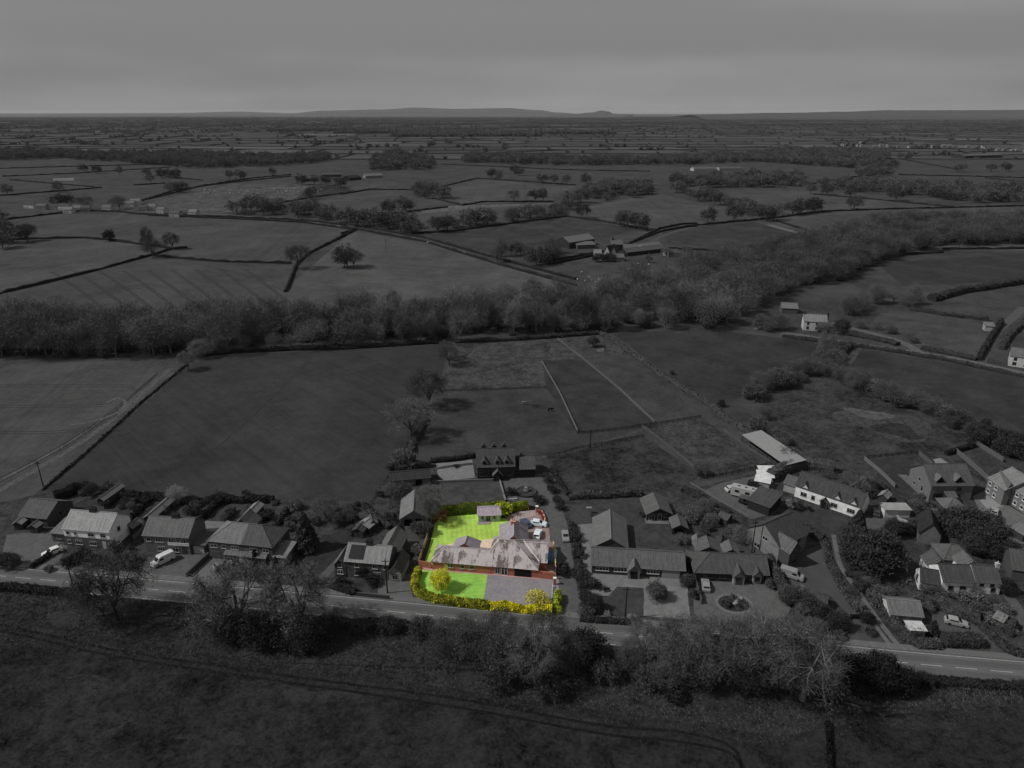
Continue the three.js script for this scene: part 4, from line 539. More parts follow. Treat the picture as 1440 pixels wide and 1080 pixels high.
house('semi_detached_house', 'hipped-roof brick semi-detached house with two-tone tiles', 'house', [
  { A: [292, 759.6], B: [339, 764.5], eh: 5, rh: 7.7, d: 8.6, hipA: 1, over: .005, wall: BR(76), roof: RF(96), win: [['f', 1.4, 3.2, 1.7, 1.1], ['f', 4, 3.2, 1.1, 1.1], ['f', 6.8, 3.2, 1.9, 1.1], ['f', 1.6, .05, 2.5, 2.1, 'g', 86], ['f', 5, .1, 1.2, 2.1, 'w', 130], ['f', 7, .5, 1.9, 1.7]] },
  { A: [339.3, 764.5], B: [382, 769], eh: 5, rh: 7.7, d: 8.6, hipB: 1, over: .005, wall: BR(70), roof: RF(72), win: [['f', 2.9, 3.2, 2, 1.1], ['f', 6, 3.2, 1.5, 1.1], ['f', 3, .7, 2.1, 1.4], ['f', 6.1, .5, 1.6, 1.6], ['r', 4, 3.2, 1, 1.1]] },
  { x: 1.5, z: -8.6, w: 5, d: 4.2, eh: 4, rh: 6.3, axis: 'z', wall: BR(70), roof: RF(92) },
  { x: 4.6, z: .95, w: 10.2, d: .95, eh: 2.3, rh: 2.8, type: 'lean', wall: BR(60), roof: RF(88), win: [['f', 1.2, .3, 1.6, 1.7], ['f', 4, .1, 1, 2.1, 'd', 150], ['f', 7.5, .5, 1.8, 1.5]] },
  { x: 16.6, z: .2, w: 2.8, d: 5.8, eh: 2.4, type: 'lean', rh: 2.9, wall: BR(66), roof: RF(98), win: [['f', 1.4, .03, 2.3, 2, 'g', 120]] }]);
house('brick_house', 'old red-brick cottage pair with a large solar array', 'house', [
  { A: [485, 788], B: [545, 793], eh: 4.5, rh: 6.9, d: 7, wall: BR(72), roof: RF(112), chimneys: [[4.9, -3.5, 1.3, 1.5, .7, 4]], solar: [[.7, 4.75, 3.4, 3.4]], win: [['f', 2.7, 2.9, 1.1, 1.2], ['f', 7, 2.9, 1.2, 1.2], ['f', 9.3, 2.9, .8, 1.1], ['f', 2.7, .7, 1.3, 1.3], ['f', 7.4, .7, 1.7, 1.3], ['f', 5, .1, .95, 2, 'd', 50]] },
  { x: -2.6, z: .1, w: 2.6, d: 4.6, eh: 3.4, rh: 5, axis: 'z', wall: BR(62), roof: RF(92), win: [['f', 1.3, .8, 1.3, 1.2, 'w', 170], ['f', 1.3, 2.6, 1, .8]] },
  { x: 10.2, z: .1, w: 2.9, d: 6.6, eh: 2.6, rh: 4.1, axis: 'z', wall: WH(112), roof: RF(64), win: [['f', 1.4, .5, 1.2, 1.6, 'w', 120]] },
  { x: 5.6, z: -7.1, w: 4.8, d: 7.6, eh: 3, rh: 5, axis: 'z', wall: BR(60), roof: RF(88) },
  { x: 2.2, z: -7.1, w: 2.6, d: 3, eh: 2.6, rh: 3.4, type: 'lean', wall: BR(50), roof: RF(52) }]);
house('detached_house', 'dark-fronted dormered house behind the square lawn', 'house', [
  { A: [671.3, 656.5], B: [723.5, 655], eh: 4.1, rh: 7.7, d: 9, wall: M(58, 'plank', 3), roof: RF(62), gableM: M(120), barge: 135, gables: [[2.1, 4.5, 1.6, 1, 2.4, 1.1, -.5], [5.9, 4.5, 1.6, 1, 2.4, 1.1, -.5], [8.6, 4.5, 1.6, 1, 2.4, 1.1, -.5], [2.1, 4.5, 1.6, 2.8, 1.2, 1.2, -1.2, -6.2], [5.2, 4.5, 1.6, 2.8, 1.2, 1.2, -1.2, -6.2], [8.2, 4.5, 1.6, 2.8, 1.2, 1.3, -1.2, -6.2]], win: [['f', 1.2, 1, 1.2, 1.3, 'w', 70], ['f', 3, 1, 1.2, 1.3, 'w', 60], ['f', 7.8, 1, 1.2, 1.3, 'w', 60], ['f', 9.4, 1, 1.2, 1.3, 'w', 60]] },
  { x: 4.6, z: 1.5, w: 2.4, d: 1.6, eh: 2.1, rh: 3.5, axis: 'z', wall: M(36), roof: RF(82), win: [['f', 1.2, .05, 1.2, 1.9, 'd', 60]] },
  { x: 10.9, z: -.2, w: 1.9, d: 7, eh: 2.7, rh: 3.4, type: 'lean', wall: M(44, 'plank', 3), roof: RF(46) },
  { x: 12.5, z: -.1, w: 4.2, d: 7.4, eh: 3, rh: 5.4, axis: 'x', wall: M(46, 'plank', 3), roof: RF(68), chimneys: [[.4, -3.6, .9, .6, .6, 1]] }]);
house('outbuilding', 'long low dark-roofed outbuilding behind the paved garden', 'outbuilding', [{ A: [549, 676], B: [605, 671.5], eh: 2.3, rh: 3.4, d: 5.6, wall: WH(88), roof: RF(48), win: [['f', 8, .1, 1.9, 1.9, 'g', 20], ['f', 5.5, .9, 1.2, .9], ['f', 3, .9, 1.2, .9]] }]);
house('cart_barn', 'pale tiled open-fronted cart barn beside the gravel court', 'barn', [{ A: [563, 729], B: [601, 727], eh: 2.4, rh: 4.6, d: 10.5, axis: 'z', wall: WH(84), roof: RF(96), win: [['f', 1.9, .05, 2, 2, 'g', 16], ['f', 4.6, .05, 1.6, 2, 'g', 16]] }]);  // near-black front panels paint the shade inside the open bays
house('shed', 'grey shed behind the cart barn', 'shed', [{ A: [573, 701], B: [590, 699.5], eh: 2.2, rh: 3, d: 3.4, wall: M(50), roof: RF(56) }]);
house('long_bungalow', 'long low L-shaped bungalow with white windows and pale rear wing', 'bungalow', [
  { A: [832.5, 794], B: [963, 802], eh: 2.4, rh: 4.6, d: 7.6, wall: BR(58), roof: RF(78), win: [['f', 2.4, .95, 3, 1.15, 'w', 165], ['f', 6.6, .95, 2.9, 1.15, 'w', 165], ['f', 14, .95, 2.7, 1.15, 'w', 165], ['f', 18, .03, 4, 2.1, 'g', 138]] },
  { x: .4, z: -7.6, w: 8.1, d: 13, eh: 2.4, rh: 4.9, axis: 'z', wall: BR(60), roof: RF(88), ridgeM: M(112) },
  { x: 8.3, z: 1.2, w: 2.6, d: 2.6, eh: 2.3, rh: 3.8, axis: 'z', wall: WH(96), roof: RF(86), win: [['f', 1.3, .05, 1.5, 2, 'd', 36]] }]);
house('log_cabin', 'gabled log cabin on pale decking', 'cabin', [{ A: [910, 721.5], B: [943.6, 721], eh: 2.3, rh: 3.9, d: 7.4, axis: 'z', oe: .5, over: .6, wall: M(56, 'plank', 2), roof: RF(76), win: [['f', 1.3, .15, 1.5, 1.9, 'w', 150], ['f', 3.4, .15, 1.1, 1.9, 'w', 170], ['f', 4.9, .9, .8, 1, 'w', 130]] }]);
house('summer_house', 'small gabled summer house with open veranda', 'shed', [{ A: [946, 742], B: [967, 742.5], eh: 2, rh: 3, d: 4.6, axis: 'z', wall: M(50, 'plank', 2), roof: RF(78), win: [['f', 1.6, .05, 2, 1.7, 'g', 18]] }]);  // dark front panel is painted-in shade of the open veranda
house('hipped_bungalow', 'dark-roofed hipped bungalow with two small pale gables', 'bungalow', [
  { A: [977, 804], B: [1081, 808], eh: 2.4, rh: 4.9, d: 8.2, hipA: 1, wall: BR(48), roof: RF(66), win: [['f', 3, .9, 2.2, 1.2, 'w', 60], ['f', 6.4, .9, 1.8, 1.2, 'w', 60], ['f', 12.2, .9, 1.8, 1.2, 'w', 70], ['f', 15.3, .9, 1.4, 1.2, 'w', 60]] },
  { x: 8.6, z: 1, w: 2.4, d: 2.4, eh: 2.3, rh: 3.7, axis: 'z', wall: M(140), roof: RF(70), win: [['f', 1.2, .05, 1.5, 2, 'd', 70]] },
  { x: 13, z: .5, w: 1.9, d: 1.9, eh: 2.4, rh: 3.5, axis: 'z', wall: M(140), roof: RF(68), win: [['f', .95, .8, 1.2, 1.2, 'w', 60]] },
  { x: 1.8, z: -8.2, w: 6, d: 4.4, eh: 2.4, rh: 3.9, axis: 'z', wall: BR(60), roof: RF(76) },
  { x: 8.2, z: -8.2, w: 3.6, d: 3.6, eh: 2.4, rh: 3.4, axis: 'z', wall: BR(70), roof: RF(84) }]);
house('gabled_house', 'tall pale-gabled house with dark roof beside the tarmac yard', 'house', [
  { A: [1096.5, 768], B: [1135, 750.6], eh: 4.6, rh: 8.2, d: 9.6, wall: WH(98), roof: RF(60), win: [['l', 5.4, 3.9, 1.6, 1, 'w', 150], ['l', 3.4, .9, 1.7, 1.2, 'w', 130], ['f', 7, .9, 1.6, 1.2, 'w', 60], ['f', 7, 3.2, 1.4, 1.1, 'w', 60]] },
  { x: .1, z: 2.8, w: 3.8, d: 4.6, eh: 4.4, rh: 6.6, axis: 'z', wall: BR(64), roof: RF(80), win: [['f', 1.9, 3, 1.7, 1.1, 'w', 90], ['f', 1.9, .7, 1.7, 1.3, 'w', 90]] }]);
house('white_cottage', 'long white rendered cottage with arched porch and eaves dormers', 'cottage', [
  { A: [1119.5, 682], B: [1211, 713], y: 3.6, eh: 3.6, rh: 6.6, d: 6.6, wall: WH(185), roof: RF(58), gableM: M(185, 'stone', 6), barge: 110, gables: [[2.4, 3.5, 1.9, .6, 2.2, 1.1, .04], [11, 3.5, 1.9, .6, 2.2, 1.1, .04], [15.2, 3.5, 1.9, .6, 2.2, 1.1, .04]], chimneys: [[16.4, -3.3, 1.6, 1.1, .7, 2], [14.4, -5, 1, .8, .6, 2]], win: [['f', 2.4, 1, 1.7, 1.2, 'w', 120], ['f', 5, .9, 1, 1.3, 'w', 120], ['f', 10.6, .9, 1.8, 1.2, 'w', 120], ['f', 15, .9, 2, 1.2, 'w', 120]] },
  { x: 7.3, z: .9, w: 1.9, d: 1, eh: 2, rh: 2.9, axis: 'z', wall: M(60), roof: RF(70), win: [['f', .95, .05, 1.1, 1.9, 'd', 30]] },
  { x: -3.6, z: -1, w: 3.6, d: 4.6, eh: 2.5, rh: 4.2, wall: WH(120), roof: RF(76) }]);
house('open_barn', 'long open-fronted pole barn with pale corrugated roof', 'barn', [{ A: [1045, 612], B: [1105, 654], y: 2.7, d: 6.6, eh: 2.7, rh: 3.3, type: 'lean', open: true, over: .3, wall: M(46), roof: M(126, 'corr', 5) }]);
house('barn_shed', 'low slate-roofed barn beside the motorhome', 'barn', [{ A: [1052, 703], B: [1082, 714], y: 2.6, d: 7.4, eh: 2.6, rh: 3.6, type: 'lean', wall: M(46, 'plank', 3), roof: RF(62) }]);
house('greenhouse_row', 'stepped white polytunnel roofs beside the clipped hedge', 'tunnel', [0, 1, 2].map((i) => ({ A: [1062 + i * 4, 672 - i * 6 + 4], B: [1082 + i * 6, 676 - i * 8 + 4], y: 1.8, d: 2.6, eh: 1.8, rh: 2.3, type: 'lean', wall: WH(120), roof: WH(165) })));
house('dormer_house', 'brick house with two dark dormers and a plain dark roof', 'house', [
  { A: [1310.5, 682.5], B: [1369.5, 682], eh: 4.8, rh: 8.6, d: 10.6, wall: BR(92), roof: RF(70), gableM: M(36), gableRoof: RF(86), barge: 60, gables: [[2.4, 5.4, 2.1, .5, 2.6, 1.4, -.6], [7.6, 5.4, 2.1, .5, 2.6, 1.4, -.6]], win: [['l', 5, 3.2, 1.1, 1.1, 'w', 130], ['l', 3, .9, 1.1, 1.1, 'w', 130], ['l', 6.8, .9, 1, 1.8, 'w', 130], ['f', 2.2, 1, 2.4, 1.4, 'w', 60], ['f', 7.8, 2.9, 1.4, 1.2, 'w', 60], ['f', 7.8, .9, 1.4, 1.2, 'w', 60]] },
  { x: 3.9, z: 2, w: 2.4, d: 2, eh: 2.2, rh: 2.9, type: 'lean', wall: BR(44), roof: RF(76) }]);
house('garage', 'pyramid-roofed garage below the dormer house', 'garage', [{ A: [1331, 716], B: [1362, 717.5], eh: 2.2, rh: 4.2, d: 5.6, hipA: .95, hipB: .95, wall: BR(60), roof: RF(82) }]);
house('new_brick_house', 'new brick house with smooth pale roof and white windows beside fenced lawns', 'house', [
  { A: [1390, 672], B: [1413, 689], y: 4.8, eh: 4.8, rh: 8, d: 12, wall: BR(96), roof: RF(100), win: [['f', 1.2, 3.2, 1.1, 1.1, 'w', 200], ['f', 3.6, 3.2, 1.1, 1.1, 'w', 200], ['f', 1.2, .8, 1.1, 1.2, 'w', 200], ['f', 3.6, .8, 1.1, 1.2, 'w', 200]] },
  { A: [1414, 689], B: [1424, 690], y: 4.6, eh: 4.6, rh: 6.8, d: 7, axis: 'z', wall: BR(58), roof: RF(84), win: [['f', 1, .1, 1, 2, 'd', 40]] }]);
house('new_brick_house', 'second new brick house with white windows at the close end', 'house', [
  { A: [1427, 688], B: [1452, 704], y: 4.8, eh: 4.8, rh: 8, d: 12, wall: BR(96), roof: RF(102), win: [['f', 1.2, 3.2, 1.1, 1.1, 'w', 200], ['f', 3.6, 3.2, 1.1, 1.1, 'w', 200], ['f', 1.2, .8, 1.1, 1.2, 'w', 200], ['f', 3.6, .8, 1.1, 1.2, 'w', 200]] }]);
house('garage', 'white flat-topped garage with a pergola beside the white cottage', 'garage', [{ A: [1245, 717], B: [1281, 717.5], y: 2.3, eh: 2.3, d: 3.2, type: 'flat', wall: WH(165), roof: WH(120) }]);
house('stone_barn', 'dark-roofed stone barn among the dark trees', 'barn', [{ A: [1290, 762], B: [1320, 768], y: 0, d: 8, eh: 3, rh: 6, axis: 'z', wall: WH(84), roof: RF(42) }]);
house('outbuilding', 'grey pyramid-roofed outbuilding behind the white cottages', 'outbuilding', [{ A: [1328, 786], B: [1366, 788], eh: 2.4, rh: 4.4, d: 6.5, hipA: .8, hipB: .6, wall: WH(70), roof: RF(74) }]);
house('white_cottages', 'row of white rendered cottages with parapet gables', 'cottage', [
  { A: [1326, 817], B: [1371, 818.5], eh: 3.1, rh: 5.4, d: 6.2, over: .02, wall: WH(178), roof: RF(62), win: [['f', 4.6, .9, 1.3, 1, 'w', 60], ['f', 2, .9, 1.1, 1, 'w', 60]] },
  { A: [1372.5, 818], B: [1409, 820], eh: 3.1, rh: 5.4, d: 6.2, over: .02, wall: WH(178), roof: RF(66), chimneys: [[5.4, -3, .9, .8, .6, 1]], chimM: WH(150), win: [['f', 1.4, 2, .9, .7, 'w', 60], ['f', 3.6, 2, .9, .7, 'w', 60], ['f', 4, .7, 1, 1, 'w', 60]] },
  { A: [1294, 817], B: [1322, 822], eh: 2.3, rh: 4.2, d: 5, over: .02, wall: WH(178), roof: RF(54), win: [['l', 2.4, 1, .8, 1.4, 'w', 70]] },
  { x: .2, z: -6.2, w: 4.2, d: 4, eh: 2.6, rh: 4.4, axis: 'z', wall: WH(150), roof: RF(68) }, { x: 7.2, z: -6.2, w: 4.4, d: 4, eh: 2.8, rh: 4.4, axis: 'z', wall: WH(178), roof: RF(80) }]);
house('garage', 'pale-roofed double garage with white gable beside the drive', 'garage', [{ A: [1253, 863], B: [1298, 867], eh: 2.2, rh: 3.7, d: 6, wall: WH(150), roof: RF(88), ridgeM: M(120), win: [['f', 2, .05, 2, 1.9, 'g', 120], ['f', 5, .05, 2, 1.9, 'g', 120]] }]);
house('shed', 'bright white flat-roofed shed beside the garage', 'shed', [{ A: [1281, 886], B: [1302, 887], eh: 2, d: 2.4, type: 'flat', wall: WH(120), roof: WH(150) }]);
house('roof_edge_house', 'plain grey house end beyond the dark trees', 'house', [{ A: [1425, 800], B: [1462, 806], eh: 3, rh: 5.6, d: 9, wall: BR(66), roof: RF(66) }]);
// sheds and lean-tos in the back gardens
for (const [A, B, d, l, t] of [[[136, 702], [146, 703], 8, 'long pale shed behind the garage lawn', 106], [[202, 727.5], [215, 728.5], 9.5, 'long pale lean-to shed behind the second semi', 100], [[343, 723.5], [356, 724.5], 5.6, 'pale-roofed shed behind the hipped house', 112], [[40, 740], [51, 741], 1.8, 'small garden shed beside the gravel yard', 104], [[18, 736], [30, 736], 1.8, 'white pointed garden shelter beside the hedge', 130], [[503, 737], [519, 742], 3, 'corrugated garden shed behind the brick house', 120], [[518, 737], [530, 735], 3.2, 'second garden shed behind the brick house', 80], [[496, 745], [510, 747], 3, 'small dark shed beside the corrugated shed', 66], [[392, 771], [402, 773], 3.4, 'lean-to store beside the hipped house', 96]]) house('shed', l, 'shed', [{ A, B, eh: 2, rh: 2.7, d, axis: 'z', wall: M(60, 'plank', 2), roof: M(t, 'corr', 4), win: [['f', .8, .05, .8, 1.7, 'd', 60]] }]);

for (const [A, B, dd, l, t, ax] of [[[1150, 846], [1162, 849], 3.4, 'small store beside the tarmac yard bushes', 60, 'x'], [[1262, 792], [1274, 794], 3, 'garden store on the orchard lawn', 70, 'x'], [[1422, 742], [1440, 752], 6, 'pale-roofed garage at the forecourt edge', 92, 'x'], [[1236, 696], [1248, 700], 3, 'greenhouse-like store behind the white cottage', 110, 'z'], [[1196, 683], [1206, 687], 3, 'garden store behind the white cottage roof', 72, 'z'], [[1008, 764], [1020, 766], 3, 'small dark store behind the hipped bungalow', 54, 'z'], [[975, 764], [985, 765], 3, 'pale store behind the gap fence', 90, 'z'], [[1010, 726], [1022, 731], 3, 'low store on the farmyard bank', 66, 'x'], [[1398, 868], [1410, 874], 3, 'pale cold frame shed in the cottage garden', 96, 'x'], [[532, 690], [544, 690], 4, 'dark garden store beside the field corner', 52, 'x'], [[100, 728], [110, 730], 3, 'small store behind the garage', 84, 'x'], [[176, 740], [186, 742], 3, 'small store beside the pale semi', 92, 'z']]) house('store_shed', l, 'shed', [{ A, B, eh: 2.1, rh: 2.9, d: dd, axis: ax, wall: M(62, 'plank', 2), roof: RF(t) }]);
for (const [l, px, h, t] of [['pale garden fence behind the pale semi', [[172, 748], [186, 734]], 1.5, 96], ['pale garden fence beside the second semi', [[188, 760], [206, 742]], 1.4, 100], ['garden fence behind the second semi', [[268, 742], [286, 730]], 1.5, 70], ['garden fence behind the hipped house', [[318, 736], [332, 718]], 1.5, 80], ['garden fence beside the conifer', [[404, 780], [420, 756]], 1.3, 84], ['pale fence round the cottage vegetable plot', [[1380, 850], [1404, 880]], 1, 90], ['pale fence behind the white cottages', [[1318, 776], [1352, 792]], 1.2, 80], ['garden fence beside the hipped bungalow', [[1052, 770], [1086, 794]], 1.4, 78], ['garden fence behind the gravel court', [[540, 742], [560, 722]], 1.2, 74]]) fence(l, px, h, t);
vehicle('parked_car', 'pale car on the new house forecourt', 'car', [1398, 722], .9, 150); vehicle('parked_car', 'dark car on the new house forecourt', 'car', [1424, 748], .9, 44); vehicle('parked_car', 'silver car before the hipped bungalow', 'car', [992, 826], 1.4, 130); vehicle('parked_car', 'pale car by the cottage drive bend', 'car', [1344, 878], -.4, 140); vehicle('parked_car', 'white car in the farmyard by the fence', 'car', [1030, 690], .3, 160);
// ---------------------------------------------------------------- vehicles
vehicle('parked_car', 'white estate car on the gravel drive of the pale semi', 'car', [74, 779], -2.3, 205); vehicle('van', 'white panel van on the open forecourt', 'van', [230, 791], -2.25, 190, 'van');
vehicle('parked_car', 'silver car on the gravel drive beside the young trees', 'car', [795, 757], -1.55, 128); vehicle('parked_car', 'thin white trailer items at the end of the conifer lane, built as a car', 'car', [314, 798], .6, 120); vehicle('parked_car', 'dark car beside the double garage', 'car', [1299, 850], 1.9, 40); vehicle('parked_car', 'dark car parked beside the motorhome', 'car', [1066, 711], -.5, 36); vehicle('van', 'silver minibus parked in the tarmac yard', 'van', [1113, 812], -.55, 130, 'van'); vehicle('parked_car', 'dark car beside the white polytunnels', 'car', [1062, 683], -.4, 40); vehicle('parked_car', 'grey car in the cottage court', 'car', [1232, 723], 1.1, 56); vehicle('parked_car', 'car on the far road by the hedge bend', 'car', [604, 342], -.35, 150);  // the trailer items by the conifer lane are shaped as a car
vehicle('parked_car', 'small dark car at the wood edge track', 'car', [472, 486.5], .1, 26);
{ const t = thing('motorhome', 'long white motorhome parked in the farmyard', 'motorhome', null, P(1050, 700), -.52), w = M(150, null, 1, { roughness: .4 }); const s = new THREE.Shape([[-4.2, .5], [-4.2, 2.9], [-3.9, 3.05], [2.9, 3.05], [3.7, 2.5], [4, 1.3], [4.2, 1], [4.2, .5]].map((p) => new THREE.Vector2(...p))), g = new THREE.ExtrudeGeometry(s, { depth: 2.2, bevelEnabled: true, bevelSize: .08, bevelThickness: .08, bevelSegments: 2 }); g.translate(0, 0, -1.1); part(t, 'body', g, w); for (const x of [-2.4, -.5, 1.4]) part(t, 'roof_light', new G().box(x - .35, x + .35, 3.1, 3.2, -.3, .3).build(), M(60)); for (const sgn of [-1, 1]) for (const x of [-2.6, .2]) part(t, 'side_window', new G().box(x - .6, x + .6, 1.6, 2.3, sgn * 1.19 - .03, sgn * 1.19 + .03).build(), glass); part(t, 'windscreen', new G().slab([[3.8, 2.4, -.95], [3.8, 2.4, .95], [4.12, 1.4, .95], [4.12, 1.4, -.95]], .05).build(), glass); for (const x of [-2.6, 2.6]) for (const z of [-1, 1]) part(t, 'wheel', (() => { const k = new THREE.CylinderGeometry(.38, .38, .25, 14); k.rotateX(Math.PI / 2); k.translate(x, .38, z); return k; })(), M(20)); }
{ const t = thing('trailer', 'dark framed trailer load beside the motorhome', 'trailer', null, P(1052, 709), -.52); part(t, 'bed', new G().box(-2.6, 2.6, .5, .7, -1, 1).build(), M(36)); part(t, 'canopy', new G().box(-2.4, .6, 1.9, 2.05, -1, 1).build(), M(78)); for (let i = 0; i < 6; i++) part(t, 'frame_bar', new G().box(-2.45 + i, -2.35 + i, .7, 1.9, .92, 1).build(), M(90)); for (const x of [-.7, .7]) part(t, 'wheel', (() => { const k = new THREE.CylinderGeometry(.34, .34, 2.2, 12); k.rotateX(Math.PI / 2); k.translate(x, .34, 0); return k; })(), M(20)); }

// ---------------------------------------------------------------- garden walls, fences, poles, small things
wallLine('long low garden wall dividing the two forecourts', [[294, 783], [283, 793], [263, 812]], 1.3, .5, M(70, 'brick', 3)); wallLine('dark brick front wall of the solar-roofed cottage', [[502, 838], [548, 843]], 1, .3, BR(58)); wallLine('low wall above the dark lawn terrace', [[608, 679], [702, 676]], .7, .3, WH(90)); wallLine('white-topped retaining wall of the curved lawn', [[1254, 716], [1264, 732], [1280, 738], [1298, 740]], .8, .4, WH(130)); wallLine('brick entrance wall of the tarmac yard', [[1148, 898], [1190, 902]], .9, .35, BR(66)); wallLine('pale stone wall beside the fountain drive', [[703, 678], [711, 706]], .8, .35, WH(100));
for (const [l, px, h, t, o] of [['pale panel fence between dormer house and new houses', [[1340, 634], [1366, 656], [1384, 672], [1396, 684]], 1.7, 92, {}], ['pale panel fence of the end garden', [[1372, 626], [1410, 650]], 1.7, 90, {}], ['pale fence beside the white-walled garage', [[1215, 647], [1240, 668], [1258, 686]], 1.4, 100, {}], ['pale fence beside the terrace slabs', [[1292, 640], [1310, 656]], 1.5, 84, {}], ['white rail fence behind the end garden', [[1386, 624], [1440, 648], [1480, 668]], 1.3, 110, { rails: 1 }], ['pale rail fence beside the strip paddock', [[762, 510], [788, 556], [812, 608]], 1.2, 112, { rails: 1, gap: 3 }], ['pale rail fence between the two strip paddocks', [[784, 478], [822, 508], [870, 548], [920, 595]], 1.2, 104, { rails: 1, gap: 3 }], ['pale stepped fence above the worn paddock', [[903, 602], [930, 622], [962, 648], [975, 660]], 1.3, 92, { rails: 1 }], ['dark rail fence along the strip paddock foot', [[812, 611], [860, 607], [920, 598], [985, 588]], 1.2, 40, { rails: 1 }], ['dark wire fence above the dormered house', [[770, 645], [815, 632], [905, 615]], 1.2, 34, { rails: 1 }], ['pale fence of the open barn paddock', [[1018, 608], [1050, 632], [1082, 652]], 1.2, 90, { rails: 1 }], ['dark rail fence of the farmyard', [[985, 676], [1030, 668], [1078, 656]], 1.3, 36, { rails: 1 }], ['dark post fence across the horse paddock', [[626, 551], [700, 549], [768, 546]], 1.1, 36, { rails: 1, gap: 3 }], ['dark fence behind the pond pasture', [[1220, 645], [1262, 641], [1290, 639]], 1.2, 34, { rails: 1 }], ['pale farmyard kerb fence', [[970, 680], [1010, 705], [1052, 728]], .7, 104, { rails: 1 }], ['white balustrade fence of the fountain lawn', [[712, 704], [724, 706]], .8, 130, { rails: 1, gap: 1 }], ['timber fence in the gap between the long bungalow and its neighbour', [[964, 778], [972, 800], [981, 832], [986, 850]], 1.5, 84, {}]]) fence(l, px, h, t, o);
function pole(px, h, label) { const t = thing('utility_pole', label, 'pole', 'timber utility poles', P(...px)); part(t, 'post', new G().tube(V(0, -.1, 0), V(0, h, 0), .17, .11, 8).build(), M(38)); part(t, 'cross_arm', new G().box(-.8, .8, h - .7, h - .56, -.06, .06).build(), M(44)); for (const x of [-.65, 0, .65]) part(t, 'insulator', new G().cyl(x, 0, h - .56, h - .3, .06, 6).build(), M(90)); return t; }
pole([61, 684], 8, 'timber pole in the corner of the dark grass field'); pole([104, 829], 6, 'leaning timber pole on the road verge by the white car'); pole([545, 834], 9, 'timber pole in front of the solar-roofed cottage'); pole([830, 630], 6.5, 'timber pole at the foot of the strip paddock'); pole([879, 870], 8, 'timber pole on the shaped lawn edge'); pole([1057, 777], 9, 'tall dark pole against the pale gable'); pole([543, 350], 8, 'pole in the pale field beyond the wood'); pole([1348, 352], 12, 'far pole on the stubble strip');
{ const c = P(740, 693), t = thing('fountain', 'stone fountain on a round raised bed in the gravel drive', 'fountain', null, c); part(t, 'bed', new G().cyl(0, 0, 0, .5, 2.9, 32, 2.75).build(), M(56, 'rough', 6)); part(t, 'rim', (() => { const g = new THREE.TorusGeometry(2.8, .16, 6, 36); g.rotateX(Math.PI / 2); g.translate(0, .5, 0); return g; })(), M(66)); part(t, 'basin', new THREE.LatheGeometry([[.0, .5], [.8, .5], [.85, .9], [.7, .9], [.3, .7], [0, .7]].map((p) => new THREE.Vector2(...p)), 20), M(100)); part(t, 'column', new THREE.LatheGeometry([[.22, .7], [.14, 1.3], [.55, 1.7], [.5, 1.8], [.1, 1.7], [.12, 2.2], [0, 2.4]].map((p) => new THREE.Vector2(...p)), 14), M(120)); }
{ const t = thing('garden_bench', 'white garden bench beside the fountain bed', 'bench', null, P(722, 703), .05), w = M(150); part(t, 'seat', new G().box(-1.1, 1.1, .42, .48, -.25, .25).build(), w); part(t, 'backrest', new G().box(-1.1, 1.1, .55, .95, -.28, -.23).build(), w); for (const x of [-1, 1]) for (const z of [-.2, .2]) part(t, 'leg', new G().box(x - .05, x + .05, 0, .42, z - .05, z + .05).build(), w); }
{ const t = thing('garden_table', 'round table with chairs on the sandy terrace', 'table', null, P(641.5, 657)); part(t, 'top', new G().cyl(0, 0, .7, .76, .7, 16).build(), M(34)); part(t, 'pedestal', new G().cyl(0, 0, 0, .7, .08, 8).build(), M(34)); }
for (const [x, y, a] of [[638.5, 656, 0], [644.5, 656, 3.1], [641.5, 659.5, 1.6]]) { const t = thing('garden_chair', 'dark chair drawn up to the terrace table', 'chair', 'terrace chairs', P(x, y), a), m = M(30); part(t, 'seat', new G().box(-.25, .25, .42, .47, -.25, .25).build(), m); part(t, 'backrest', new G().box(-.25, -.2, .47, .95, -.25, .25).build(), m); for (const p of [-.2, .2]) for (const q of [-.2, .2]) part(t, 'leg', new G().box(p - .03, p + .03, 0, .42, q - .03, q + .03).build(), m); }
{ const t = thing('gate', 'dark timber gate across the tarmac drive', 'gate', null, P(1196, 871)); part(t, 'frame', new G().box(0, 3, .15, .25, -.05, .05).box(0, 3, 1.2, 1.3, -.05, .05).build(), M(30)); for (let i = 0; i < 10; i++) part(t, 'board', new G().box(.02 + i * .3, .28 + i * .3, .1, 1.25, -.03, .03).build(), M(32)); for (const x of [-.15, 3.15]) part(t, 'post', new G().box(x - .12, x + .12, 0, 1.5, -.12, .12).build(), M(x > 0 ? 100 : 40)); }
{ const t = thing('lamp_post', 'pale garden lamp with dark shelter beside the paved corner', 'lamp', null, P(828, 722)); part(t, 'post', new G().cyl(0, 0, 0, 1.6, .06, 8).build(), M(110)); part(t, 'head', new G().box(-.7, .7, 1.6, 1.85, -.4, .4).build(), M(120)); }
for (const [x, y, l] of [[854, 832, 'dark bench on the concrete apron'], [1278, 818, 'pale garden bench beside the dark trees']]) { const t = thing('bench', l, 'bench', null, P(x, y), .3), m = M(l[0] === 'd' ? 30 : 100); part(t, 'seat', new G().box(-.7, .7, .4, .46, -.2, .2).build(), m); part(t, 'backrest', new G().box(-.7, .7, .5, .9, -.22, -.18).build(), m); for (const p of [-.6, .6]) part(t, 'leg', new G().box(p - .05, p + .05, 0, .4, -.2, .2).build(), m); }
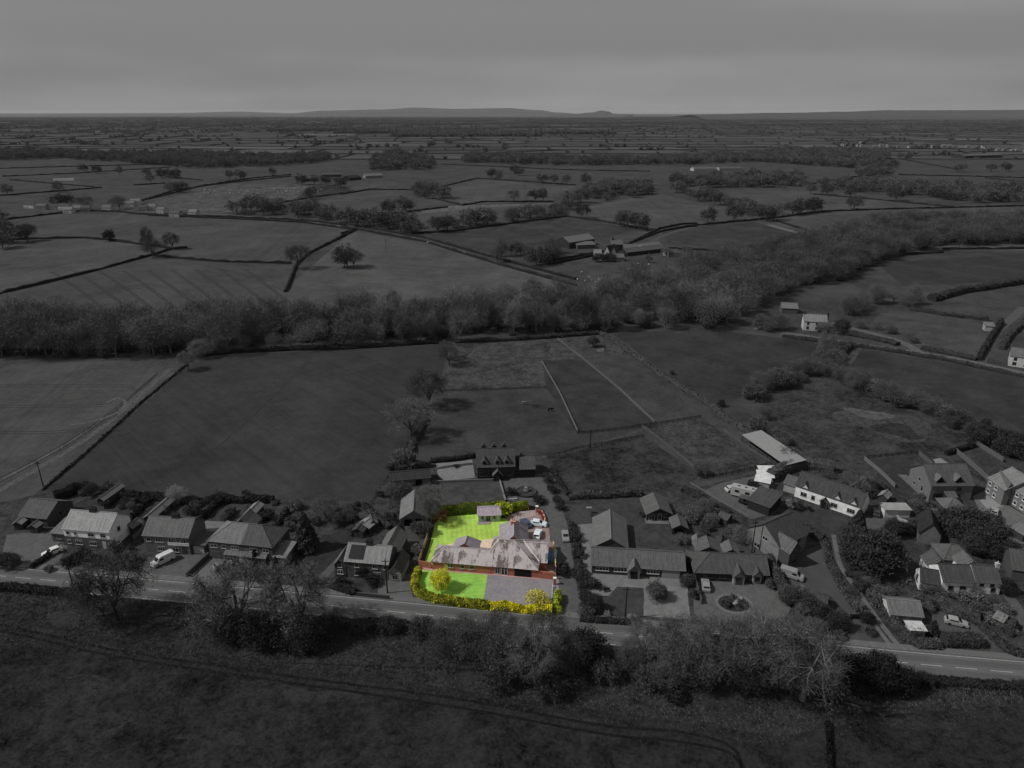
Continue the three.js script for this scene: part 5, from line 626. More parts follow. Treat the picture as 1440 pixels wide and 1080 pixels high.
{ const t = thing('rockery', 'pale stone rockery in the oval bed', 'rockery', null, P(1038, 846)); const r = rng(4); for (let i = 0; i < 9; i++) { const g = new THREE.DodecahedronGeometry(.35 + r() * .3, 0); g.scale(1, .6, 1); g.rotateY(r() * 6); g.translate((r() - .5) * 3, .2, (r() - .5) * 2); part(t, 'stone', g, M(110 + r() * 30)); } }

// ---------------------------------------------------------------- far farmsteads
house('farm_barn', 'large pale-roofed farm barn beyond the wood', 'barn', [{ A: [800.5, 341], B: [836, 335.5], y: 5, eh: 5, rh: 8.5, d: 14, wall: M(52), roof: M(100, 'corr', 8) }]);
house('farm_shed', 'open pale yard shed beside the farm barn', 'shed', [{ A: [812, 345], B: [838, 344], y: 3, eh: 3, rh: 4, d: 10, type: 'lean', wall: M(80), roof: M(88, 'corr', 8) }]);
house('farmhouse', 'twin-gabled farmhouse with white front beyond the wood', 'house', [{ A: [850, 353], B: [857, 354], y: 5, eh: 5, rh: 9, d: 10, axis: 'z', wall: WH(120), roof: RF(52), win: [['f', 2, 1, 1.4, 1.4], ['f', 2, 3.4, 1.2, 1.2]] }, { A: [859, 353.5], B: [866, 354], y: 5, eh: 5, rh: 8.6, d: 10, axis: 'z', wall: WH(84), roof: RF(54) }, { A: [860, 344], B: [876, 343.5], y: 5, eh: 5, rh: 8, d: 8, wall: BR(60), roof: RF(84), chimneys: [[2, -4, 1.6, 1, 1, 2]] }]);
house('farm_barn', 'long low L-shaped farm range with slatted front', 'barn', [{ A: [882, 355], B: [934, 349], y: 3, eh: 3, rh: 5, d: 9, wall: M(48), roof: M(76, 'corr', 8) }, { A: [878, 350], B: [898, 350], y: 3, eh: 3, rh: 5.5, d: 14, wall: M(70), roof: M(84, 'corr', 8) }]);
for (const [A, B, e, l, t] of [[[904, 347], [930, 344], 3, 'pale long shed behind the farm range', 96], [[776, 352], [790, 351], 3, 'small pale store among the farm trees', 92], [[866, 362], [878, 362], 3, 'low stone store beside the farmhouse', 88], [[940, 356], [956, 355], 3, 'open store at the end of the farm range', 74], [[745, 362], [757, 362], 4, 'cottage roof among the farm trees', 80], [[836, 356], [846, 356], 3, 'little white dairy below the farm barn', 110]]) house('farm_store', l, 'shed', [{ A, B, y: e, eh: e, rh: e + 2, d: 8, wall: WH(100), roof: M(t, 'corr', 8) }]);
house('white_cottage', 'white cottage with pale roof beside the country lane', 'cottage', [{ A: [1131, 451], B: [1163, 453], y: 4.8, eh: 4.8, rh: 7.4, d: 7, wall: WH(150), roof: RF(104), chimneys: [[.4, -3.5, 1.2, .9, .7, 2], [11, -3.5, 1.2, .9, .7, 2]], win: [['f', 2, 3, 1, 1.2, 'w', 60], ['f', 6, 3, 1, 1.2, 'w', 60], ['f', 2, .8, 1.1, 1.3, 'w', 60], ['f', 6, .8, 1.1, 1.3, 'w', 60]] }]);
house('barn', 'pale-roofed barn behind the lane cottage', 'barn', [{ A: [1100, 433], B: [1122, 434], y: 3, eh: 3, rh: 5, d: 8, wall: M(80), roof: M(100, 'corr', 6) }]);
house('field_shelter', 'small white field shelter by the farm lane', 'shed', [{ A: [1386, 458.5], B: [1399, 459.5], y: 2.5, eh: 2.5, rh: 3.4, d: 4, type: 'lean', wall: WH(130), roof: WH(88) }]);
house('cottage', 'white-fronted house at the bend of the lane', 'house', [{ A: [1421, 500], B: [1462, 506], y: 4.5, eh: 4.5, rh: 7, d: 9, wall: WH(150), roof: RF(84), win: [['f', 2, .8, 1.4, 1.2, 'w', 60], ['f', 6, .8, 1.4, 1.2, 'w', 60], ['f', 2, 2.8, 1.2, 1.1, 'w', 60]] }]);
house('poultry_shed', 'long white-sided livestock shed on the far rise', 'shed', [{ A: [976, 237.5], B: [1008, 237], y: 4, eh: 4, rh: 7, d: 16, wall: WH(135), roof: M(86, 'corr', 8) }, { A: [1012, 237], B: [1044, 236.5], y: 4, eh: 4, rh: 7, d: 16, wall: WH(125), roof: M(80, 'corr', 8) }]);
house('farm_sheds', 'dark open far farm sheds with a pale roof', 'barn', [{ A: [492, 250.5], B: [508, 249], y: 4, eh: 4, rh: 7, d: 16, wall: M(34), roof: M(44, 'corr', 8) }, { A: [514, 247.5], B: [538, 246.5], y: 4, eh: 4, rh: 7, d: 14, wall: WH(100), roof: M(96, 'corr', 8) }]);
house('farm_sheds', 'low pale-roofed farm sheds beside the far trees', 'barn', [{ A: [425, 252], B: [445, 250], y: 4, eh: 4, rh: 6.5, d: 14, wall: M(60), roof: M(92, 'corr', 8) }, { A: [452, 246], B: [480, 245], y: 4, eh: 4, rh: 6.5, d: 12, wall: M(60), roof: M(78, 'corr', 8) }]);
house('warehouse', 'very long pale far warehouse below the upland', 'warehouse', [{ A: [1358, 219], B: [1410, 218], y: 6, eh: 6, rh: 9, d: 40, wall: M(50), roof: M(80, 'corr', 8) }]);
{ const r = rng(33), vill = [[57, 291], [95, 296], [108, 293.5], [120, 294], [150, 293], [181, 287], [190, 284], [201, 293], [212, 292], [245, 301], [258, 298], [270, 299.5], [40, 289], [88, 291], [225, 296]]; vill.forEach(([x, y], i) => house('hamlet_house', 'small pale house in the hamlet along the far road', 'house', [{ A: [x - 5 - 3 * r(), y], B: [x + 4 + 3 * r(), y + (r() - .5)], y: 3, eh: 4, rh: 6.5, d: 7, wall: WH(105 + 50 * r()), roof: RF(60 + 40 * r()), win: [['f', 2, .8, 1.4, 1.2], ['f', 5, .8, 1.4, 1.2]] }], { group: 'houses of the far hamlet' }));
  for (let i = 0; i < 26; i++) { const x = 1180 + i * 10.5 + (r() - .5) * 14, y = 205 + i * .13 + r() * 2.5 + (i > 20 ? 4 : 0); house('village_house', 'tiny pale house in the village below the upland', 'house', [{ A: [x, y], B: [x + 3 + 2.5 * r(), y], y: 0, eh: 5, rh: 8.5, d: 9, wall: WH(84 + 40 * r()), roof: RF(62 + 30 * r()) }], { group: 'houses of the far village' }); }
  for (const [x, y] of [[1040, 224], [1075, 222], [1048, 226], [1130, 212], [1210, 203], [165, 173], [134, 187], [470, 166], [496, 167], [220 + 480, 141 + 47]]) house('far_building', 'bright speck of a lone building in the far country', 'building', [{ A: [x, y], B: [x + 6, y], y: 0, eh: 6, rh: 9, d: 14, wall: WH(115), roof: RF(90) }], { group: 'lone far buildings' }); }
// ---------------------------------------------------------------- hedgerows of the fields
const far = { step: 5, perM: 0, bump: .55 }, mid = { step: 2, perM: 14, leaf: .5, bump: .45 }, hl = ['hedgerow along the hamlet side of the far road', 'curving hedgerow along the foot of the wide smooth field', 'straight dark hedgerow slanting below the mid grey field', 'wavy hedgerow along the top of the striped arable field', 'hedgerow climbing beside the pale triangular field to the far road', 'far hedgerow below the pale bare patch', 'thin far hedgerow meeting the bare patch hedge at a corner', 'uppermost far hedgerow beneath the long dark copse', 'second far hedgerow beneath the long dark copse', 'lower hedge of the far straight road', 'upper hedge of the far straight road', 'short far hedgerow beside a pair of trees', 'short far hedgerow running from three round trees', 'hedgerow above the roadside copse below the sheep field', 'near-side hedge of the far road below the hamlet', 'lower hedge of the far road beside the pale triangular field', 'upper hedge of the far road below the dark farm field', 'far hedgerow curving below the dark farm sheds', 'hedgerow around the top of the smooth field by the round copse', 'hedgerow along the top of the bright dry strip', 'hedgerow wandering below the pale sloping field', 'lower hedge of the farm drive', 'upper hedge of the farm drive', 'hedgerow at the start of the bright dry strip', 'long far hedgerow below the band of trees', 'isolated far hedgerow on a distant rise', 'hedge below the twin-gabled farmhouse', 'hedge between farm barn and farmhouse', 'stub of hedge at the far road bend', 'long hedgerow below the long pale field', 'hedge above the pale farm track', 'short hedgerow beside the small dark field', 'hedgerow across the long pale field', 'far hedgerow level below the far village', 'slanting far hedgerow below the far village', 'hedgerow below the livestock shed field', 'far hedgerow above the livestock shed', 'hedge at the head of the ridged arable field', 'hedge along the pale stubble strip', 'faint far hedgerow below the far warehouse'], hg = 'hedgerows beyond the wood';
const zA = (a) => a.map(([x, y]) => [x / 2.88, 140 + y / 2.88]), zB = (a) => a.map(([x, y]) => [480 + x / 2.88, 140 + y / 2.88]), zC = (a) => a.map(([x, y]) => [940 + x / 2.88, 140 + y / 2.88]);
for (const px of [zA([[-150, 498], [0, 490], [170, 470], [330, 452], [480, 455], [560, 465], [960, 478], [1250, 492], [1400, 510]]), zA([[-100, 580], [150, 565], [340, 562], [440, 570], [600, 592], [700, 605]]), zA([[-100, 810], [180, 745], [400, 690], [620, 630], [700, 605], [760, 602]]), zA([[630, 635], [800, 650], [910, 658], [1180, 665]]), zA([[1155, 780], [1170, 749], [1200, 670], [1250, 625], [1440, 530]]), zA([[-100, 395], [0, 390], [200, 375], [410, 358]]), zA([[40, 325], [200, 340], [410, 358]]), zA([[-100, 282], [0, 280], [350, 270], [690, 262]]), zA([[10, 312], [300, 300], [690, 275]]), zA([[560, 415], [700, 370], [870, 345], [1000, 330], [1180, 312]]), zA([[600, 405], [820, 350], [1000, 322], [1180, 305]]), zA([[540, 348], [670, 340]]), zA([[650, 310], [820, 328]]), zA([[1100, 425], [1250, 400], [1440, 375]]), zA([[600, 470], [960, 485], [1240, 500], [1440, 530]]),
  zB([[0, 515], [340, 577], [640, 670], [950, 755]]), zB([[0, 502], [340, 562], [640, 648], [950, 730]]), zB([[0, 385], [120, 365], [300, 368]]), zB([[400, 355], [550, 320], [700, 330], [950, 348]]), zB([[370, 400], [490, 430], [580, 415], [860, 415]]), zB([[280, 545], [450, 535], [600, 515], [750, 495], [910, 475], [1060, 495], [1240, 528]]), zB([[1150, 590], [1290, 537], [1380, 518], [1440, 515]]), zB([[1190, 575], [1290, 524], [1380, 506], [1440, 503]]), zB([[90, 480], [220, 462], [430, 437]]), zB([[400, 262], [900, 285], [1250, 292]]), zB([[640, 215], [960, 203]]), zB([[840, 670], [1040, 630]]), zB([[860, 655], [1060, 618]]), zB([[0, 545], [60, 528]]),
  zC([[0, 530], [100, 512], [340, 490], [440, 480], [620, 455], [900, 445], [1600, 428]]), zC([[440, 493], [590, 543]]), zC([[0, 605], [150, 612], [300, 628]]), zC([[590, 385], [830, 405], [1130, 435]]), zC([[930, 305], [1240, 312], [1440, 318], [1600, 320]]), zC([[930, 240], [1150, 280]]), zC([[570, 345], [700, 320], [900, 300]]), zC([[30, 195], [400, 192]]), zC([[840, 650], [960, 630], [1110, 620]]), zC([[1110, 608], [1440, 605], [1600, 606]]), zC([[1280, 318], [1440, 335]])]) hedge(hl.shift(), px, 1.8, 1.7, 36, { ...far, group: hg });
for (const [l, px, h, w, t, o = {}] of [
  ['clipped dark hedge between the farm lane and the paler meadow', [[1408, 455], [1392, 478], [1376, 507]], 2.6, 2.2, 30], ['clipped hedge on the outer side of the farm lane', [[1440, 455], [1420, 474], [1408, 492]], 2.4, 2.2, 42], ['thick dark hedge running up the valley side', [[1310, 423], [1350, 412], [1400, 404], [1440, 398], [1500, 388]], 3.6, 5, 34], ['trimmed hedge along the upper side of the country lane', [[1295, 491], [1335, 499], [1372, 507]], 1.8, 1.6, 40], ['trimmed hedge island at the lane fork', [[1150, 466], [1200, 472], [1250, 482], [1262, 486]], 1.8, 3, 38], ['trimmed hedge along the lower side of the country lane', [[1100, 474], [1160, 482], [1215, 489], [1262, 496], [1330, 507], [1440, 531], [1500, 545]], 1.6, 1.6, 40], ['meadow-top hedge above the paler meadow', [[1280, 436], [1330, 444], [1390, 451]], 2, 2, 40], ['hedge between the dark pasture and the lane', [[1195, 489], [1180, 500], [1172, 506]], 2.6, 3, 36], ['small-bush hedge between strip paddock and dark pasture', [[845, 470], [862, 480], [890, 500], [930, 528], [960, 548], [1000, 572], [1020, 590], [1056, 612], [1062, 622]], 1.5, 2, 48], ['long hedge at the wood foot above the dark grass field', [[290, 500], [330, 496], [420, 492], [480, 491], [560, 486], [625, 482]], 1.8, 2.2, 24], ['hedge at the wood foot above the rough paddock', [[640, 482], [700, 480], [780, 475], [840, 470]], 1.8, 2, 34], ['overgrown hedge line up the paddock edge', [[562, 660], [575, 640], [585, 615], [596, 590]], 1.8, 2.4, 44], ['thin dark fence line dividing pale and dark fields, built as a low hedge', [[262, 514], [200, 566], [130, 630], [60, 690]], .45, .35, 30], ['dark back hedge above the mown lawn', [[800, 702], [840, 700], [905, 697]], 1.8, 1.4, 42], ['low hedge along the dark paddock beside the gravel drive', [[776, 660], [788, 680], [799, 697]], 1, 1, 32], ['hedge behind the sandy terrace', [[606, 650], [640, 648], [668, 643]], 1.6, 1.4, 30], ['dark hedge behind the low outbuilding', [[556, 664], [606, 656]], 2, 1.6, 34]]) hedge(l, px, h, w, t, { ...mid, ...o });  // the thin fence line dividing the fields is shaped with hedge geometry
// near hedges and shrub lines
const near = { step: 1, perM: 140, leaf: .28, bump: .28 };
for (const [l, px, h, w, t, o = {}] of [
  ['big clipped hedge curling round the white cottage', [[1082, 676], [1092, 669], [1106, 662], [1130, 658], [1152, 660], [1172, 664]], 3.2, 3, 56, { bump: .12, smooth: 1 }], ['block-clipped hedge beside the road entrance', [[1326, 905], [1352, 905], [1378, 906]], 2.4, 2.6, 40, { bump: .08 }], ['tall clipped hedge beside the hipped bungalow', [[1080, 792], [1090, 815], [1100, 832], [1108, 846]], 2.8, 2, 44, { bump: .2 }], ['clipped hedge along the concrete path', [[1160, 762], [1165, 790], [1183, 826], [1206, 860]], .9, 1.4, 46], ['rough hedge between path and garage', [[1212, 812], [1226, 832], [1248, 864], [1268, 892], [1292, 908], [1320, 908]], 1.4, 2.2, 44, { bump: .4 }], ['curved planted bank in front of the white cottages', [[1312, 846], [1330, 856], [1355, 866], [1376, 872]], 1.8, 4, 46, { bump: .4 }], ['dark front hedge before the solar-roofed cottage', [[470, 826], [500, 836]], 1.4, 1.6, 34, { bump: .4 }], ['hedge between gravel yard and white car', [[78, 777], [62, 788], [44, 800]], 1.1, .9, 36], ['dark hedge behind the garage lawn', [[78, 704], [96, 698], [112, 690]], 2.6, 2.4, 24], ['garden hedge beside the long pale shed', [[150, 716], [162, 704], [172, 694]], 1.6, 1.2, 30], ['dark boundary hedge behind the pale semi', [[182, 733], [198, 718], [214, 702]], 1.4, 1.2, 30], ['back hedge along the field behind the gardens', [[172, 699], [220, 702], [260, 708], [300, 705], [340, 706], [385, 706]], 1.8, 2, 30, { bump: .5 }], ['garden hedge beside the vegetable plot', [[286, 730], [300, 716], [316, 706]], 2, 1.4, 28], ['hedge beside the conifer garden', [[388, 744], [396, 732], [404, 720]], 1.6, 1.2, 38], ['dark hedge beside the young trees of the gravel drive', [[816, 872], [830, 874], [868, 876], [902, 879]], 1, 1, 38], ['hedge beside the curving drive entrance', [[1380, 880], [1400, 900], [1416, 916], [1440, 922]], 1.2, 1.8, 40, { bump: .4 }], ['narrow dark hedge dividing the front fields', [[1164, 1018], [1166, 1050], [1168, 1120]], .7, .7, 16, { bump: .2 }], ['low scrubby hedge along the far verge of the road', [[-60, 824], [40, 830], [110, 838]], 1, 2, 30, { bump: .6 }], ['low scrub hedge along the road opposite the solar-roofed cottage', [[450, 876], [500, 880], [545, 880], [590, 884]], 1.2, 2.4, 32, { bump: .6 }], ['low scrub along the verge opposite the white cottages', [[1290, 956], [1360, 962], [1440, 968], [1500, 974]], .9, 1.8, 30, { bump: .6 }], ['hedge in the farmyard bank', [[960, 690], [985, 700], [1005, 716], [1020, 735]], 1.2, 2, 42, { bump: .5 }], ['dark lawn hedge of the tarmac yard', [[1130, 742], [1140, 752], [1158, 760]], 1.6, 2.2, 40], ['hedge behind the new houses', [[1330, 640], [1370, 628]], 1.4, 1.2, 26], ['hedge along the neighbouring plot behind the cart barn', [[545, 728], [556, 740], [562, 752]], 1.4, 1.4, 34], ['hedge between conifer lane and corrugated sheds', [[512, 712], [530, 728], [548, 744]], 1.2, 1.4, 46]]) hedge(l, px, h, w, t, { ...near, ...o });

// ---------------------------------------------------------------- garden trees and shrubs: [kind, variant, px, py, height, tone, label, options]
const row = 'row of small clipped trees beside the gravel drive';
for (const [k, i, x, y, h, t, l, o = {}] of [
  ['conifer', 0, 432, 772, 10.5, 40, 'tall dark conifer behind the lane', { name: 'conifer_tree', barkTone: 30 }], ['conifer', 1, 360, 794, 4.2, 24, 'narrow dark conifer in front of the hipped house', { name: 'conifer_tree' }], ['conifer', 1, 389, 800, 3.4, 22, 'small cone-shaped conifer by the front lawn', { name: 'conifer_tree' }],
  ['pale', 0, 250, 706, 4.6, 86, 'pale blossoming tree behind the long lean-to', {}], ['leaf', 0, 130, 697, 3.8, 42, 'round garden tree behind the long shed', {}], ['pale', 1, 458, 728, 6, 50, 'budding tree behind the conifer lane', {}], ['leaf', 1, 478, 738, 3.6, 44, 'round shrub tree beside the lane end', {}], ['bare', 1, 492, 735, 4, 46, 'small bare tree by the corrugated shed', {}],
  ['scrub', 1, 17, 798, 3.4, 34, 'dark tangled bush at the gravel yard corner', {}], ['scrub', 0, 4, 795, 3, 36, 'low tangled bush beside the road', {}], ['shrub', 0, 108, 790, 2.2, 32, 'dark shrub in the pale semi front garden', {}], ['shrub', 1, 120, 786, 2.6, 34, 'rounded shrub before the pale semi', {}], ['shrub', 2, 96, 796, 2, 30, 'low shrub by the white car', {}], ['shrub', 0, 70, 803, 1.4, 56, 'pale shrub at the drive mouth', {}],
  ['leaf', 2, 512, 812, 3.2, 26, 'dark round bush before the brick cottage', {}], ['shrub', 2, 524, 822, 2.4, 32, 'dark shrub beside the brick cottage', {}], ['shrub', 1, 478, 822, 2, 32, 'shrub by the cottage porch', {}],
  ['leaf', 0, 566, 706, 5.6, 50, 'broad tree over the garden behind the outbuildings', {}], ['pale', 2, 552, 700, 4.4, 56, 'pale budding tree beside the long lawn', {}], ['bare', 2, 604, 726, 9, 62, 'tall bare tree beside the green lawn', { wide: .75 }], ['bare', 3, 607, 738, 8, 58, 'second bare tree beside the green lawn', { wide: .7 }], ['scrub', 0, 594, 752, 3.4, 44, 'tangled shrub in the gravel court', {}], ['shrub', 1, 586, 748, 2.4, 40, 'shrub in the gravel court', {}], ['shrub', 0, 588, 778, 2.2, 60, 'pale shrub by the tan fence', {}], ['shrub', 0, 791, 807, 2.6, 26, 'round dark bush on the drive beside the brick wall', {}],
  ['shrub', 2, 758, 707, 2, 28, 'low dark bush at the drive bend', { wide: 1.4 }], ['shrub', 1, 718, 698, 2.4, 30, 'dark shrub beside the white bench', {}],
  ['leaf', 1, 922, 842, 4, 56, 'pale round tree on the concrete apron', {}], ['shrub', 2, 930, 838, 2.2, 46, 'shrub beside the apron tree', {}], ['leaf', 2, 836, 858, 3.6, 34, 'dark evergreen bush at the lawn corner', {}], ['leaf', 0, 826, 850, 3, 34, 'dark shrub tree at the apron corner', {}], ['shrub', 0, 854, 866, 1, 84, 'pale round shrub at the lawn edge', {}], ['shrub', 1, 888, 872, 1.4, 80, 'pale shrub by the pole', {}],
  ['scrub', 1, 972, 730, 3.6, 54, 'twiggy shrub by the summer house', {}], ['pale', 1, 990, 722, 4.4, 50, 'budding tree on the garden bank', {}], ['scrub', 0, 1000, 738, 3, 52, 'scrub on the garden bank', {}], ['scrub', 1, 958, 764, 2.6, 56, 'garden shrub behind the gap fence', {}], ['pale', 0, 1042, 764, 4.6, 56, 'pale twiggy tree before the pale gable', {}], ['scrub', 0, 1030, 752, 2.6, 50, 'shrub beside the rear gables', {}], ['scrub', 1, 985, 667, 3.4, 46, 'bare hawthorn in the worn paddock', {}], ['shrub', 0, 970, 822, 2, 34, 'dark shrub by the gap fence', {}], ['shrub', 1, 976, 840, 1.8, 36, 'low shrub by the gap fence', {}],
  ['shrub', 2, 1020, 852, 1.6, 44, 'shrub in the oval bed', {}], ['shrub', 0, 1044, 853, 1.5, 40, 'round shrub at the end of the oval bed', {}], ['shrub', 1, 1030, 843, 1.2, 50, 'low plant in the oval bed', {}], ['shrub', 1, 1084, 826, 2, 44, 'round shrub by the hipped bungalow', {}], ['leaf', 2, 1108, 850, 4.2, 46, 'bushy tree beside the circular drive', {}], ['leaf', 1, 1132, 856, 3.8, 42, 'dark bush tree by the tarmac yard', {}], ['leaf', 0, 1150, 866, 3.4, 40, 'bush tree above the entrance wall', {}], ['ivy', 1, 1178, 884, 3.6, 34, 'dark evergreen bush by the timber gate', {}], ['ivy', 0, 1218, 876, 2.4, 28, 'dark clipped bush beside the gate', {}], ['shrub', 0, 1180, 898, 1.6, 44, 'shrub on the entrance wall', {}], ['shrub', 2, 1222, 892, 1.8, 44, 'shrub between gate and kerb path', {}],
  ['conifer', 0, 1204, 750, 7, 34, 'dark conical conifer before the white cottage', { name: 'conifer_tree', wide: 1.2 }], ['leaf', 0, 1196, 772, 6, 40, 'broad dark tree below the white cottage', {}], ['ivy', 0, 1226, 802, 9.4, 36, 'huge dark evergreen beside the concrete path', {}], ['ivy', 1, 1206, 790, 7, 38, 'dark evergreen joining the huge one', {}], ['leaf', 2, 1248, 806, 5, 34, 'dark rounded tree at the orchard lawn', {}], ['leaf', 1, 1256, 754, 4.4, 32, 'dark bushy tree by the curved wall', {}], ['ivy', 1, 1268, 752, 3.4, 30, 'low dark evergreen by the curved wall', {}], ['leaf', 0, 1284, 746, 3, 36, 'dark shrub tree by the curved wall end', {}],
  ['ivy', 0, 1352, 752, 7, 36, 'massive dark evergreen beside the new houses', { wide: 1.3 }], ['ivy', 1, 1382, 772, 7, 36, 'massive dark evergreen above the cottages', { wide: 1.2 }], ['ivy', 1, 1408, 786, 5, 34, 'dark evergreen at the forecourt edge', {}], ['leaf', 2, 1368, 780, 5, 38, 'dark tree behind the cottages', {}], ['leaf', 1, 1390, 750, 5.5, 38, 'dark bushy tree on the forecourt bank', {}],
  ['shrub', 0, 1300, 738, 2.4, 54, 'weedy shrub on the rough bank', {}], ['scrub', 0, 1312, 728, 2.4, 62, 'pale scrub on the rough bank', {}], ['scrub', 1, 1326, 738, 2.4, 58, 'tangled scrub below the pyramid roof', {}], ['shrub', 2, 1295, 700, 1.4, 60, 'low plant by the narrow path', {}],
  ['shrub', 1, 1330, 843, 1.8, 44, 'bushy tree before the white cottages', {}], ['scrub', 0, 1312, 838, 2.2, 40, 'climber-covered shrub by the cottage gable', {}], ['shrub', 0, 1356, 844, 1.5, 46, 'shrub tree against the cottage front', {}], ['pale', 2, 1373, 842, 3, 42, 'budding tree between the cottages', {}], ['scrub', 1, 1300, 832, 2, 44, 'shrub by the dark car', {}], ['conifer', 1, 1310, 893, 3.6, 28, 'dark columnar conifer by the white shed', { name: 'conifer_tree', wide: 1.6 }], ['ivy', 0, 1412, 834, 3.4, 30, 'dark tree at the end cottage', {}], ['scrub', 0, 1392, 852, 2.2, 44, 'rough shrub in the cottage garden', {}], ['shrub', 1, 1284, 896, 2, 38, 'shrub beside the white shed', {}],
  ['leaf', 2, 1186, 690, 2.6, 40, 'bush behind the white cottage', {}], ['scrub', 1, 1164, 676, 3, 44, 'shrub behind the big clipped hedge', {}], ['leaf', 0, 1228, 690, 3, 38, 'bush beside the pale fence', {}], ['shrub', 0, 1240, 688, 2, 44, 'shrub beside the pale fence', {}], ['shrub', 1, 1216, 680, 2.2, 60, 'pale shrub behind the cottage end', {}], ['shrub', 2, 1138, 718, 1.2, 30, 'round topiary on the cottage lawn', {}], ['shrub', 1, 1112, 714, 2.4, 70, 'pale shrub at the cottage end', {}], ['shrub', 0, 1120, 716, 2.2, 34, 'dark shrub at the cottage end', {}],
  ['leaf', 1, 872, 744, .9, 30, 'tiny bush by the rear wing', {}], ['shrub', 2, 903, 726, 1.4, 44, 'round bush by the decking', {}]]) tree(k, i, P(x, y), h, l, { category: k === 'shrub' || k === 'scrub' ? 'shrub' : 'tree', name: k === 'shrub' || k === 'scrub' ? 'shrub' : 'tree', ...o, tone: t });
[[767, 672], [771, 680], [776, 692], [783, 706], [787, 716], [805, 742], [807, 752], [809, 761], [811, 772], [812, 783], [814, 796], [817, 808], [819, 818], [820, 828], [822, 842], [822, 858]].forEach(([x, y], i) => tree('shrub', i, P(x, y), 1.6 + (i * 7 % 5) * .16, 'small clipped tree in the row beside the gravel drive', { name: 'clipped_tree', group: row, tone: 36 }));
{ const r = rng(88); for (const [px, n] of [[[[92, 700], [150, 690]], 5], [[[165, 722], [205, 700]], 7], [[[215, 728], [250, 706]], 6], [[[262, 724], [300, 704]], 7], [[[320, 730], [345, 704]], 6], [[[360, 738], [384, 708]], 7], [[[404, 744], [424, 712]], 6], [[[440, 738], [500, 716]], 8], [[[470, 752], [505, 740]], 4], [[[130, 772], [200, 792]], 9], [[[545, 700], [560, 735]], 5], [[[955, 735], [1010, 760]], 8], [[[985, 700], [1030, 735]], 6], [[[1295, 715], [1340, 745]], 14], [[[1215, 690], [1250, 712]], 7], [[[1310, 850], [1420, 862]], 12], [[[1390, 860], [1440, 905]], 12], [[[1110, 835], [1165, 880]], 14], [[[1225, 815], [1290, 885]], 12], [[[1185, 800], [1235, 880]], 12], [[[1140, 680], [1210, 690]], 7], [[[822, 800], [826, 860]], 6], [[[966, 790], [984, 850]], 6], [[[540, 660], [600, 655]], 5]]) { const l = resample(PP(px), 1); for (let i = 0; i < n; i++) { const p = l[Math.floor(r() * l.length)]; tree(r() < .6 ? 'shrub' : 'scrub', Math.floor(r() * 9), V(p.x + (r() - .5) * 5, 0, p.z + (r() - .5) * 5), 1 + 1.5 * r(), 'garden shrub in the planted back gardens of the roadside houses', { name: 'garden_shrub', category: 'shrub', group: 'garden shrubs behind the roadside houses', tone: 34 + 6 * Math.floor(r() * 5), turn: r() * 6.283 }); } } }
tree('leaf', 1, P(1183, 469), 7, 'dark round tree at the end of the lane cottage', { tone: 36 }); tree('pale', 2, P(1156, 468), 5.5, 'budding tree before the lane cottage', { tone: 50 });
// lone trees and hedge trees in the fields
for (const [k, i, x, y, h, t, l, o = {}] of [
  ['bare', 0, 632, 514, 9, 40, 'bare hedge tree at the top of the paddock line', {}], ['bare', 1, 604, 572, 13.5, 30, 'dark ivy-clad tree between field and paddock', { wide: 1.1 }], ['bare', 2, 578, 616, 13, 54, 'broad bare tree at the dark field edge', { wide: 1.15 }], ['bare', 3, 628, 505, 8, 42, 'leaning bare tree beside the paddock line', {}], ['scrub', 0, 566, 655, 5, 52, 'scrubby tree by the outbuilding hedge', {}], ['bare', 1, 265, 521, 8, 60, 'small lone bare tree between the two fields', {}], ['pale', 1, 285, 502, 8, 66, 'pale rounded tree at the wood corner', { wide: 1.2 }], ['bare', 0, 498, 377, 13, 38, 'first lone bare tree in the pale triangular field', {}], ['bare', 3, 488, 377, 12, 38, 'second lone bare tree in the pale triangular field', {}], ['bare', 2, 420, 378, 16, 36, 'dark hedge tree at the pale field corner', {}], ['bare', 1, 243, 351, 13, 36, 'dark hedge tree above the striped field', {}], ['bare', 0, 206, 347, 8, 38, 'smaller dark hedge tree above the striped field', {}], ['leaf', 1, 154, 339, 9, 34, 'round dark hedge tree in the smooth field', {}], ['bare', 2, 40, 339, 14, 36, 'dark hedge tree beside the smooth field', {}],
  ['leaf', 0, 834, 488, 5, 44, 'bushy tree on the wood foot', {}], ['leaf', 2, 1014, 572, 2.6, 30, 'dark bush on the paddock hedge', {}], ['pale', 0, 1160, 500, 11, 56, 'tall pale bare tree on the pasture hedge', { wide: .7 }], ['leaf', 1, 945, 527, 1.8, 40, 'low round bush on the pasture hedge', {}]]) tree(k, i, P(x, y), h, l, { ...o, tone: t, name: k === 'leaf' ? 'tree' : 'bare_tree' });
